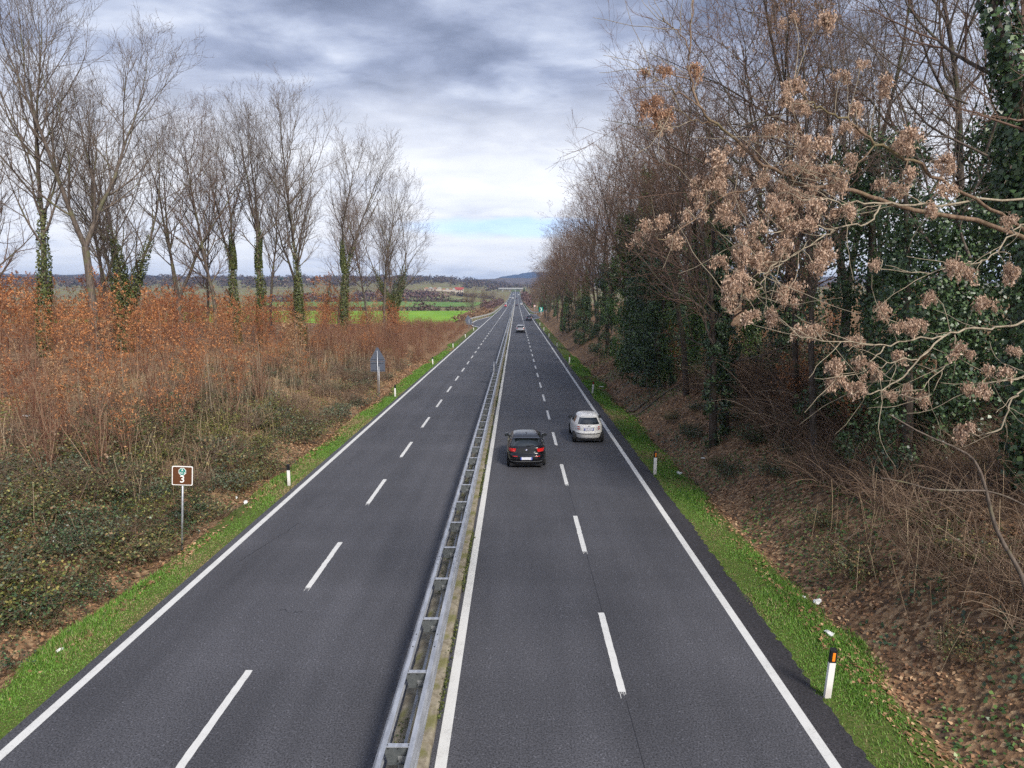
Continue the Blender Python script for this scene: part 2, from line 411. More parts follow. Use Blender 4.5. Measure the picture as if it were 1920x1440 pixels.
def terrain(x, y):
    x = np.asarray(x, float); y = np.asarray(y, float)
    rz = road_z(y)
    far_l = -1.0 + np.where(y < 1000, 3.8e-5 * np.maximum(0, y - 400) ** 2, 13.68 + 0.040 * (np.minimum(y, 1900) - 1000)) - 0.08 * np.maximum(0, y - 2300)
    dl = -9.0 - x; dr = x - 5.9
    bank_l = np.interp(dl, LD, LH) * (1 - 0.25 * sstep(60, 120, y))
    lf = np.interp(dl, [-1, 0, 1.5, 5, 12], [-.06, -.03, -.06, -.6, -1.0])
    lf = lf + (far_l + 1.0 - rz) * sstep(6, 50 + 0.10 * np.maximum(0, y - 300), dl)
    hl = bank_l + (lf - bank_l) * sstep(120, 185, y)
    bank_r = np.interp(dr, RD, RH)
    rf = np.interp(dr, [-1, 0, 1.5, 6, 40, 200], [-.06, -.03, -.06, .6, 1.5, 6])
    hr = bank_r + (rf - bank_r) * sstep(220, 330, y)
    h = np.where(x < -1.5, hl, hr)
    off = np.maximum(dl, dr)
    w = wob(x, y) * (0.05 * sstep(0.8, 1.6, off) + 0.16 * sstep(2.2, 6, off)) * (1 - sstep(200, 400, y))
    return rz + h + w
def T1(x, y): return float(terrain(x, y))
HAZE = True
# ------------------------------------------------------------------ ground, road, markings
def lin(*segs):
    out = []
    for a, b, n in segs: out += list(np.linspace(a, b, n, endpoint=False))
    return np.array(out + [segs[-1][1]])
def build_ground():
    xs = np.concatenate([lin((-6000, -1200, 8), (-1200, -300, 10), (-300, -80, 16), (-80, -36, 30), (-36, -9.05, 96)), [-9.0], lin((-8.9, 5.8, 6)), [5.9], lin((5.95, 24, 72), (24, 60, 28), (60, 200, 14), (200, 1200, 10), (1200, 6000, 8))])
    ys = lin((-8, 70, 260), (70, 160, 120), (160, 400, 80), (400, 1500, 70), (1500, 7000, 30))
    X, Y = np.meshgrid(xs, ys)
    Z = terrain(X, Y)
    V = np.stack([X, Y, Z], -1).reshape(-1, 3)
    nx, ny = len(xs), len(ys)
    i = np.arange(nx * ny).reshape(ny, nx)
    F = np.stack([i[:-1, :-1], i[:-1, 1:], i[1:, 1:], i[1:, :-1]], -1).reshape(-1, 4)
    m = mat('ground', rough=0.95, spec=0.15); t, b = nodes_of(m)
    co = objco(t)
    vo = N(t, 'ShaderNodeTexVoronoi'); t.links.new(sclv(t, co, (1, 1, 0.5)), vo.inputs['Vector']); vo.inputs['Scale'].default_value = 11
    vs = N(t, 'ShaderNodeSeparateColor'); t.links.new(vo.outputs['Color'], vs.inputs[0])
    big = noise(t, co, 0.45, 5, 0.6); med = noise(t, co, 2.2, 5, 0.65); fin = noise(t, co, 16, 4, 0.7)
    lit = ramp(t, vs.outputs[0], [(0, (0.08, 0.05, 0.03)), (0.35, (0.16, 0.095, 0.055)), (0.7, (0.26, 0.155, 0.085)), (1, (0.36, 0.25, 0.15))])
    lit = mixc(t, smooth(t, med, 0.5, 0.7), lit, (0.07, 0.05, 0.036))
    ga = N(t, 'ShaderNodeAttribute'); ga.attribute_name = 'grass'
    gk = mathn(t, 'ADD', ga.outputs['Fac'], mathn(t, 'MULTIPLY', mathn(t, 'SUBTRACT', med, 0.5), 1.1))
    gcol = ramp(t, fin, [(0.25, (0.04, 0.06, 0.014)), (0.48, (0.075, 0.11, 0.022)), (0.62, (0.12, 0.12, 0.045)), (0.75, (0.17, 0.115, 0.065))])
    c = mixc(t, smooth(t, gk, 0.40, 0.68), lit, gcol)
    fa = N(t, 'ShaderNodeAttribute'); fa.attribute_name = 'meadow'
    mb = noise(t, sclv(t, co, (0.6, 0.25, 1)), 0.06, 6, 0.6); mf = noise(t, co, 0.35, 5, 0.65)
    mead = ramp(t, mathn(t, 'ADD', mathn(t, 'MULTIPLY', mb, 0.6), mathn(t, 'MULTIPLY', mf, 0.4)), [(0.34, (0.10, 0.07, 0.045)), (0.46, (0.17, 0.135, 0.07)), (0.56, (0.19, 0.185, 0.075)), (0.68, (0.15, 0.20, 0.055))])
    c = mixc(t, fa.outputs['Fac'], c, mead)
    t.links.new(c, b.inputs['Base Color'])
    bump(t, b, mathn(t, 'ADD', vo.outputs['Distance'], fin), 0.5, 0.05)
    me = mesh_arrays('ground', V, F, m, True)
    off = np.maximum(-9.0 - V[:, 0], V[:, 0] - 5.9)
    wl = np.where(V[:, 0] < 0, 1.2, 1.45)
    g = (1 - sstep(wl - 0.3, wl + 0.45, off))
    g = np.where(V[:, 0] < 0, np.maximum(g, 0), g)
    far = sstep(150, 200, V[:, 1]) * (V[:, 0] < 0) * sstep(1.0, 4.0, off) + sstep(240, 330, V[:, 1]) * (V[:, 0] > 0) * sstep(3, 8, off)
    for nm, arr in (('grass', g), ('meadow', np.clip(far, 0, 1))):
        at = me.attributes.new(nm, 'FLOAT', 'POINT'); at.data.foreach_set('value', arr.astype(np.float32))
    return tag(ob('ground', me), 'leaf littered banks and meadows either side of the road', kind='structure')
build_ground()

YS = lin((-6, 360, 61), (360, 1320, 64))
def ribbon(x0, x1, y0, y1, dz, step=None):
    ys = np.array([y0] + [y for y in YS if y0 + 0.5 < y < y1 - 0.5] + [y1])
    z = road_z(ys) + dz
    a = np.stack([np.full_like(ys, x0), ys, z], 1); b = np.stack([np.full_like(ys, x1), ys, z], 1)
    V = np.stack([a, b], 1).reshape(-1, 3); n = len(ys)
    F = np.array([(2 * i, 2 * i + 1, 2 * i + 3, 2 * i + 2) for i in range(n - 1)])
    return V, F
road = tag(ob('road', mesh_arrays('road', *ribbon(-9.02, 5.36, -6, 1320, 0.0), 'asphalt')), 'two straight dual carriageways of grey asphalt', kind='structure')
def ragged_shoulder():
    rng = np.random.default_rng(8)
    ys = np.concatenate([np.arange(-6, 70, 0.12), np.arange(70, 300, 3), np.arange(300, 1321, 20)])
    xo = 5.93 + rng.normal(size=len(ys)) * 0.028 + 0.02 * np.sin(ys * 0.9) + 0.015 * np.sin(ys * 2.3)
    z = road_z(ys)
    V = np.stack([np.stack([np.full_like(ys, 5.36), ys, z - 0.004], 1), np.stack([xo, ys, z - 0.012], 1)], 1).reshape(-1, 3)
    F = np.array([(2 * i, 2 * i + 1, 2 * i + 3, 2 * i + 2) for i in range(len(ys) - 1)])
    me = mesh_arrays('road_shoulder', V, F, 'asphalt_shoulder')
    tag(ob('road_shoulder', me), 'dark newer asphalt strip outside the edge line beside the wood', kind='structure')
ragged_shoulder()
PZ = 0.005
def strip(name, x0, x1, y0, y1): return ob(name, mesh_arrays(name, *ribbon(x0, x1, y0, y1, PZ), 'paint'), road)
XR, XL = 2.08, -5.53
strip('edge_line', 5.17, 5.36, -5, 1318)
strip('edge_line', -8.80, -8.61, -5, 166); strip('edge_line', -8.80, -8.61, 166, 1318)
strip('edge_line', -1.34, -1.145, -5, 1318)
strip('centre_line', XR - 0.07, XR + 0.07, 215, 1318)
strip('centre_line', XL - 0.07, XL + 0.07, 222, 1318)
rngd = np.random.default_rng(2)
def dash_mesh(seed):
    r = np.random.default_rng(seed); n = 26
    ys = np.linspace(0, 3.42, n); w = 0.075
    V = []
    for i, y in enumerate(ys):
        e = r.normal() * 0.004
        V += [(-w + e, y, 0), (w + r.normal() * 0.004, y, 0)]
    F = [(2 * i, 2 * i + 1, 2 * i + 3, 2 * i + 2) for i in range(n - 1)]
    # frayed tail where the paint machine lifted off
    b = len(V)
    for j in range(4):
        x = -w + 0.02 + j * 0.037; l = r.uniform(0.06, 0.24)
        V += [(x, -l, 0), (x + 0.012, -l, 0), (x + 0.014, -0.012, 0), (x, -0.012, 0)]; F.append((b, b + 1, b + 2, b + 3)); b += 4
    me = bpy.data.meshes.new('lane_dash'); me.from_pydata(V, [], F); me.materials.append(M['paint']); me.update(); return me
DM = [dash_mesh(i) for i in range(4)]
for k in range(-2, 27):
    ob('lane_dash', DM[k % 4], road, (XR, 12.72 + 7.5 * k, PZ))
    if k >= -2: ob('lane_dash', DM[(k + 1) % 4], road, (XL, 17.55 + 7.5 * k, PZ))
# paving seam along the right carriageway's dashes, and cracks
mb = MB()
for k in range(-2, 26):
    y0 = 12.72 + 7.5 * k + 3.5; mb.box(XR + 0.03, XR + 0.042, y0, y0 + 3.7, 0.001, 0.0035)
mb.build('paving_seam', 'tar', road)
def crack(pts, w=0.018, seed=1):
    r = np.random.default_rng(seed); P = []
    for (x0, y0), (x1, y1) in zip(pts[:-1], pts[1:]):
        for t in np.linspace(0, 1, 8, endpoint=False): P.append((x0 + (x1 - x0) * t + r.normal() * 0.03, y0 + (y1 - y0) * t + r.normal() * 0.03))
    V = []; F = []
    for i, (x, y) in enumerate(P):
        ww = w * r.uniform(0.4, 1.2); V += [(x - ww, y, 0.003), (x + ww, y, 0.003)]
    F = [(2 * i, 2 * i + 1, 2 * i + 3, 2 * i + 2) for i in range(len(P) - 1)]
    me = bpy.data.meshes.new('crack'); me.from_pydata(V, [], F); me.materials.append(M['tar']); me.update(); ob('crack', me, road)
crack([(-8.15, 19.2), (-7.85, 20.6), (-7.55, 21.9), (-7.4, 22.9)], 0.014, 2)
crack([(-5.9, 16.3), (-5.5, 16.1), (-5.2, 16.15)], 0.012, 3)
crack([(-7.3, 24.4), (-7.0, 24.9), (-6.9, 25.4)], 0.01, 4)

def polysheet(name, pts, z, m, label, kind='structure'):
    me = bpy.data.meshes.new(name); me.from_pydata([(x, y, float(road_z(y)) + z) for x, y in pts], [], [tuple(range(len(pts)))])
    me.materials.append(M[m] if isinstance(m, str) else m); me.update(); return tag(ob(name, me), label, kind=kind)
lb = polysheet('lay_by', [(-8.96, 160), (-8.96, 256), (-9.5, 250), (-12.4, 214), (-12.7, 186), (-10.8, 173), (-9.3, 166)][::1], 0.03, 'asphalt', 'small emergency lay-by on the left with a white outline')
rb = polysheet('lay_by', [(5.92, 222), (7.4, 232), (10.8, 250), (10.8, 260), (7.2, 282), (5.92, 290)], 0.03, 'asphalt', 'small emergency lay-by on the right beside the green sign')
def outline(parent, pts, w=0.16):
    V = []; F = []
    P = [np.array(p, float) for p in pts]
    for a, b in zip(P[:-1], P[1:]):
        d = (b - a) / np.linalg.norm(b - a); n = np.array([-d[1], d[0]]) * w
        i = len(V)
        for q in (a - n, a + n, b + n, b - n): V.append((q[0], q[1], float(road_z(q[1])) + 0.04))
        F.append((i, i + 1, i + 2, i + 3))
    me = bpy.data.meshes.new('edge_line'); me.from_pydata(V, [], F); me.materials.append(M['paint']); me.update(); ob('edge_line', me, parent)
outline(lb, [(-8.8, 166), (-10.6, 172.5), (-12.4, 186), (-12.1, 213), (-9.3, 249)])
outline(rb, [(5.4, 223), (7.5, 233), (10.5, 252), (7.1, 280), (5.6, 289)])

# ------------------------------------------------------------------ fields and hills
def field(name, x0, x1, y0, y1, c0, c1, label, slant=0.0, dz=0.05):
    m = mat(name, rough=0.9, spec=0.2); t, b = nodes_of(m); co = objco(t)
    n1 = noise(t, sclv(t, co, (0.05, 0.012, 1)), 1.5, 5, 0.6); n2 = noise(t, co, 1.2, 4, 0.7)
    k = mathn(t, 'ADD', mathn(t, 'MULTIPLY', n1, 0.65), mathn(t, 'MULTIPLY', n2, 0.35))
    t.links.new(mixc(t, smooth(t, k, 0.35, 0.65), c0, c1), b.inputs['Base Color']); bump(t, b, n2, 0.4, 0.1)
    nx, ny = 60, 40
    u, v = np.meshgrid(np.linspace(0, 1, nx), np.linspace(0, 1, ny))
    Y = y0 + (y1 - y0) * v + slant * (u - 0.5); X = x0 + (x1 - x0) * u
    V = np.stack([X, Y, terrain(X, Y) + dz], -1).reshape(-1, 3)
    i = np.arange(nx * ny).reshape(ny, nx)
    F = np.stack([i[:-1, :-1], i[:-1, 1:], i[1:, 1:], i[1:, :-1]], -1).reshape(-1, 4)
    tag(ob(name, mesh_arrays(name, V, F, m, True)), label, kind='structure')
field('field', -160, -19.5, 186, 374, (0.125, 0.27, 0.018), (0.20, 0.35, 0.03), 'bright green young crop field left of the road', dz=0.25)
field('field', -230, -30, 470, 640, (0.085, 0.19, 0.035), (0.16, 0.22, 0.06), 'duller green grass strip beyond the first hedge', 30, 0.4)
field('field', -260, -60, 690, 800, (0.14, 0.18, 0.06), (0.20, 0.20, 0.09), 'olive meadow below the red roofed house', 30, 0.5)
field('field', 40, 420, 1700, 2150, (0.24, 0.19, 0.14), (0.30, 0.25, 0.18), 'pale ploughed field above the far end of the road', 0, 1.5)
field('track', -70, -21, 221, 223.2, (0.22, 0.15, 0.08), (0.3, 0.21, 0.11), 'narrow earth track crossing the bright green field', -6, 0.32)

def ridge(name, label, x0, x1, y0, depth, prof, c0, c1, seed, base=-30):
    r = np.random.default_rng(seed)
    xs = np.linspace(x0, x1, 220); vs = np.linspace(0, 1, 26)
    top = np.interp(xs, [p[0] for p in prof], [p[1] for p in prof])
    for f, a in ((0.004, .05), (0.011, .03), (0.03, .015), (0.08, .008)): top = top * (1 + a * np.sin(xs * f + r.uniform(0, 6)))
    X, Vv = np.meshgrid(xs, vs)
    Z = base + (top[None] - base) * np.sin(Vv * math.pi / 2 * 1.15) ** 0.9
    Z += r.normal(size=Z.shape) * 1.6 * (Vv > 0.05)
    Y = y0 + depth * Vv + 60 * np.sin(X * 0.003 + seed)
    V = np.stack([X, Y, Z], -1).reshape(-1, 3); ny, nx = X.shape
    i = np.arange(nx * ny).reshape(ny, nx)
    F = np.stack([i[:-1, :-1], i[:-1, 1:], i[1:, 1:], i[1:, :-1]], -1).reshape(-1, 4)
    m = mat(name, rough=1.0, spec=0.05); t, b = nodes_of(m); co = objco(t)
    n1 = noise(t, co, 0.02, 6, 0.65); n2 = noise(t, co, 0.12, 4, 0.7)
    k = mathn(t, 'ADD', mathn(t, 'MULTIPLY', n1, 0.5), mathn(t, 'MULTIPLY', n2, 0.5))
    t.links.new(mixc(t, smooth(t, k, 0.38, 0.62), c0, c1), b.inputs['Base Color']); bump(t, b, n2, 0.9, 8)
    tag(ob(name, mesh_arrays(name, V, F, m, True)), label, kind='structure')
ridge('hill', 'long blue wooded hill at the far end of the road', -700, 3200, 4300, 900, [(-700, 30), (-420, 95), (-250, 112), (-60, 140), (100, 158), (260, 165), (700, 150), (3200, 120)], (0.030, 0.042, 0.070), (0.055, 0.065, 0.095), 3)  # blue of the distant air painted into the forest colours
ridge('hill', 'low wooded ridge along the horizon behind the bare trees', -6000, -260, 3000, 700, [(-6000, 140), (-2600, 112), (-1800, 104), (-1200, 98), (-760, 96), (-560, 92), (-420, 84), (-260, 60)], (0.055, 0.05, 0.045), (0.11, 0.09, 0.075), 7)
ridge('hill', 'tan farmed slope at the foot of the blue hill', -800, 1800, 2600, 800, [(-800, 70), (-300, 72), (0, 80), (200, 88), (1800, 90)], (0.10, 0.075, 0.06), (0.17, 0.13, 0.10), 11)

# ------------------------------------------------------------------ median: kerb and double crash barrier
def wav(x, y, s):  # small helper for uneven stones
    return s * math.sin(12.9 * x + 7.1 * y)
def kerb_mesh(seed, L):
    r = np.random.default_rng(seed)
    n = 7
    pts = [(-0.34, -0.05), (-0.34, 0.085), (-0.30, 0.115), (0.30, 0.115), (0.345, 0.08), (0.36, -0.05)]
    V = []; F = []
    for i in range(n):
        y = L * i / (n - 1)
        for (x, z) in pts: V.append((x + r.normal() * 0.006, y, z + r.normal() * 0.006))
    k = len(pts)
    for i in range(n - 1):
        for j in range(k): a = i * k + j; b = i * k + (j + 1) % k; F.append((a, b, b + k, a + k))
    F.append(tuple(range(k))); F.append(tuple(range((n - 1) * k + k - 1, (n - 1) * k - 1, -1)))
    me = bpy.data.meshes.new('kerb_stone'); me.from_pydata(V, [], F); me.materials.append(M['concrete']); me.update(); return me
KM = [kerb_mesh(i, 1.96) for i in range(4)]
kerb = tag(ob('kerb', None), 'mossy concrete median kerb under the crash barrier', kind='structure')
for k in range(64):
    ob('kerb_stone', KM[k % 4], kerb, (-1.79, 1.0 + 2.0 * k, 0))
V, F = ribbon(-2.13, -1.43, 129, 1318, 0.11)
ob('kerb_stone', mesh_arrays('kerb_stone', V, F, 'concrete'), kerb)

RUNG = 2.13
def beam_profile(side):
    """outline of a thin W-shaped steel beam with a flat top lip; x grows outwards"""
    o = [(-0.085, 0.80), (-0.02, 0.805), (0.0, 0.80), (0.045, 0.745), (0.045, 0.70), (0.0, 0.65), (0.0, 0.61), (0.045, 0.56), (0.045, 0.515), (0.0, 0.46), (-0.012, 0.45)]
    th = 0.008
    inn = [(x - th if i > 1 else x, z - th) for i, (x, z) in enumerate(o)][::-1]
    return [(side * x, z) for x, z in (o + inn)]
bar = thing('crash_barrier', 'long double sided steel crash barrier with ladder like spacers on the median', 'barrier', (-1.83, 0, 0))
L_SEG = RUNG * 2
def beam_mesh(side, L):
    p = beam_profile(side); mb = MB(); mb.prism(p, 1, 0.0, L - 0.004); return mb.mesh('beam', 'galv')
BM = {s: beam_mesh(s, L_SEG) for s in (-1, 1)}
def post_mesh():
    mb = MB()
    mb.box(0.02, 0.16, -0.045, -0.038, 0.0, 0.62); mb.box(0.02, 0.027, -0.038, 0.04, 0.0, 0.62); mb.box(0.153, 0.16, -0.038, 0.04, 0.0, 0.62)
    mb.box(0.0, 0.18, -0.08, 0.08, 0.10, 0.125)
    return mb.mesh('post', 'galv_dull')
def spacer_mesh():
    mb = MB()
    mb.box(-0.245, 0.245, -0.045, 0.045, 0.775, 0.79)
    mb.cur = 1
    mb.add([(-0.235, -0.02, 0.772), (0.235, -0.02, 0.772), (0.165, -0.02, 0.51), (-0.165, -0.02, 0.51), (-0.235, -0.012, 0.772), (0.235, -0.012, 0.772), (0.165, -0.012, 0.51), (-0.165, -0.012, 0.51)],
           [(3, 2, 1, 0), (4, 5, 6, 7), (0, 1, 5, 4), (1, 2, 6, 5), (2, 3, 7, 6), (3, 0, 4, 7)])
    mb.box(-0.165, 0.165, -0.055, -0.012, 0.495, 0.508)
    return mb.mesh('spacer', ['galv', 'spacer_plate'])
def bolts_mesh(pts):
    mb = MB()
    for p, d in pts: mb.cyl(p, (p[0] + d[0], p[1] + d[1], p[2] + d[2]), 0.016, 0.013, 8)
    return mb.mesh('bolt', 'bolt')
PM, SM = post_mesh(), spacer_mesh()
LR = MB().prism([(-0.04, 0.30), (0.012, 0.30), (0.012, 0.22), (0.004, 0.22), (0.004, 0.292), (-0.04, 0.292)], 1, 0, RUNG - 0.02).mesh('lower_rail', 'galv')
BOLT_S = bolts_mesh([((-0.15, -0.02, 0.748), (0, -0.012, 0)), ((0.0, -0.02, 0.748), (0, -0.012, 0)), ((0.15, -0.02, 0.748), (0, -0.012, 0)), ((0, -0.02, 0.54), (0, -0.012, 0)), ((-0.17, 0, 0.789), (0, 0, 0.008)), ((0.17, 0, 0.789), (0, 0, 0.008))])
Y0 = 9.95 - RUNG * 4
for k in range(0, 60):
    y = Y0 + RUNG * k
    sp = ob('spacer', SM, bar, (0, y, 0))
    if k < 22: ob('bolts', BOLT_S, sp)['kind'] = 'stuff'
    ob('post', PM, bar, (-0.02, y + 0.02, 0))
    ob('lower_rail', LR, bar, (0.0, y + 0.05, 0))
for k in range(0, 30):
    for s in (-1, 1):
        b_ = ob('beam', BM[s], bar, (s * 0.26, Y0 - 1.0 + L_SEG * k, 0))
        if k < 12:
            ob('bolts', bolts_mesh([((-s * 0.045, 0.25, 0.806), (0, 0, 0.008)), ((-s * 0.045, L_SEG - 0.25, 0.806), (0, 0, 0.008))]), b_)
yend = Y0 - 1.0 + L_SEG * 30
def far_bar(name, prof, y0, y1, parent, matn):
    ys = np.array([y0] + [y for y in YS if y0 + 1 < y < y1 - 1] + [y1]); z = road_z(ys); k = len(prof); V = []
    for y, zz in zip(ys, z): V += [(x, y, q + zz) for x, q in prof]
    F = []
    for i in range(len(ys) - 1):
        for j in range(k): a = i * k + j; b = i * k + (j + 1) % k; F.append((a, b, b + k, a + k))
    me = bpy.data.meshes.new(name); me.from_pydata(V, [], F); me.materials.append(M[matn]); me.update(); return ob(name, me, parent)
for s in (-1, 1): far_bar('beam', [(x + s * 0.26, z) for x, z in beam_profile(s)], yend, 1316, bar, 'galv')
mb = MB()
y = Y0 + RUNG * 60
while y < 420:
    mb.box(-0.245, 0.245, y - 0.045, y + 0.045, 0.775 + float(road_z(y)), 0.79 + float(road_z(y)))
    mb.box(-0.2, 0.2, y - 0.02, y - 0.012, 0.51 + float(road_z(y)), 0.772 + float(road_z(y)))
    mb.box(0.02, 0.14, y, y + 0.06, float(road_z(y)), 0.5 + float(road_z(y))); y += RUNG
tag(mb.build('spacer', 'galv_dull', bar), kind='stuff')

# roadside crash barriers farther on
def side_barrier(label, pts, step=4.0, H=0.75):
    P = [np.array(p, float) for p in pts]; root = thing('roadside_barrier', label, 'barrier', (0, 0, 0))
    dist = [0]
    for a, b in zip(P[:-1], P[1:]): dist.append(dist[-1] + np.linalg.norm(b - a))
    Vv = []; Ff = []; prof = [(0, 0.80), (0.05, 0.80), (0.05, 0.42), (0, 0.42)]
    S = np.arange(0, dist[-1], 6.0); pp = np.array(P)
    X = np.interp(S, dist, pp[:, 0]); Yy = np.interp(S, dist, pp[:, 1])
    Zg = np.maximum(terrain(X, Yy), road_z(Yy) - 0.05)
    for x, y, z in zip(X, Yy, Zg): Vv += [(x + a, y, z + b) for a, b in prof]
    for i in range(len(S) - 1):
        for j in range(4): a = i * 4 + j; b = i * 4 + (j + 1) % 4; Ff.append((a, b, b + 4, a + 4))
    Ff.append((0, 1, 2, 3))
    me = bpy.data.meshes.new('beam'); me.from_pydata(Vv, [], Ff); me.materials.append(M['galv_far']); me.update(); ob('beam', me, root)
    pm = MB().box(-0.05, 0.05, -0.05, 0.05, -0.3, 0.74).mesh('post', 'galv_dull')
    for x, y, z in list(zip(X, Yy, Zg))[:40]: ob('post', pm, root, (x + 0.11, y, z))
    return root
side_barrier('steel crash barrier flaring out behind the left lay-by and following the left edge', [(-14.6, 205), (-13.5, 220), (-10.2, 262), (-9.5, 290), (-9.5, 1310)])
side_barrier('steel crash barrier flaring out behind the right lay-by towards the green sign', [(12.4, 262), (9.6, 274), (6.9, 296), (6.3, 330), (6.3, 1310)])

# overpass far away
ov = thing('overpass', 'distant grey overpass crossing where the road disappears', 'bridge', (0, 1335, float(road_z(1320)) - 1))
MB().box(-34, 16, 0, 8, 5.6, 7.2).build('deck', 'galv_dull', ov)
MB().box(-34, 16, -0.3, -0.01, 7.0, 8.2).build('parapet', 'galv_far', ov)
for x in (-26, -12.5, -1.8, 8.5): MB().box(x - 0.7, x + 0.7, 1, 7, -3, 5.6).build('pier', 'galv_dull', ov)
# ------------------------------------------------------------------ trees
def grow(S, D, Ln, n, wander, up, rng):
    B = len(S); P = np.empty((B, n, 3)); P[:, 0] = S; d = unit(D.copy()); st = (Ln / (n - 1))[:, None]
    for i in range(1, n):
        d = unit(d + rng.normal(size=(B, 3)) * wander + np.array([0, 0, up]))
        P[:, i] = P[:, i - 1] + d * st
    return P
def rad(r0, n, tip=0.3, pw=1.0):
    t = np.linspace(0, 1, n) ** pw
    return r0[:, None] * (1 - (1 - tip) * t)[None]
def spawn(P, Rr, k, t0, t1, ang, ang_j, rng, lean=None):
    """k children on each branch: positions, directions, parameter t, local radius"""
    B, n, _ = P.shape
    t = t0 + (t1 - t0) * (np.arange(k)[None] + rng.uniform(0, 1, (B, k))) / k
    f = t * (n - 1); i = np.clip(f.astype(int), 0, n - 2); w = (f - i)[..., None]
    bi = np.arange(B)[:, None]
    pos = P[bi, i] * (1 - w) + P[bi, i + 1] * w
    tan = unit(P[bi, i + 1] - P[bi, i])
    r = Rr[bi, i] * (1 - w[..., 0]) + Rr[bi, i + 1] * w[..., 0]
    az = rng.uniform(0, 6.283, (B, 1)) + np.arange(k)[None] * 2.4 + rng.normal(size=(B, k)) * 0.5
    ref = np.where(np.abs(tan[..., 2:3]) > 0.9, np.array([1.0, 0, 0]), np.array([0, 0, 1.0]))
    a = unit(np.cross(tan, ref)); b = np.cross(tan, a)
    A = ang + rng.normal(size=(B, k)) * ang_j
    per = a * np.cos(az)[..., None] + b * np.sin(az)[..., None]
    d = tan * np.cos(A)[..., None] + per * np.sin(A)[..., None]
    return pos.reshape(-1, 3), d.reshape(-1, 3), t.reshape(-1), r.reshape(-1)

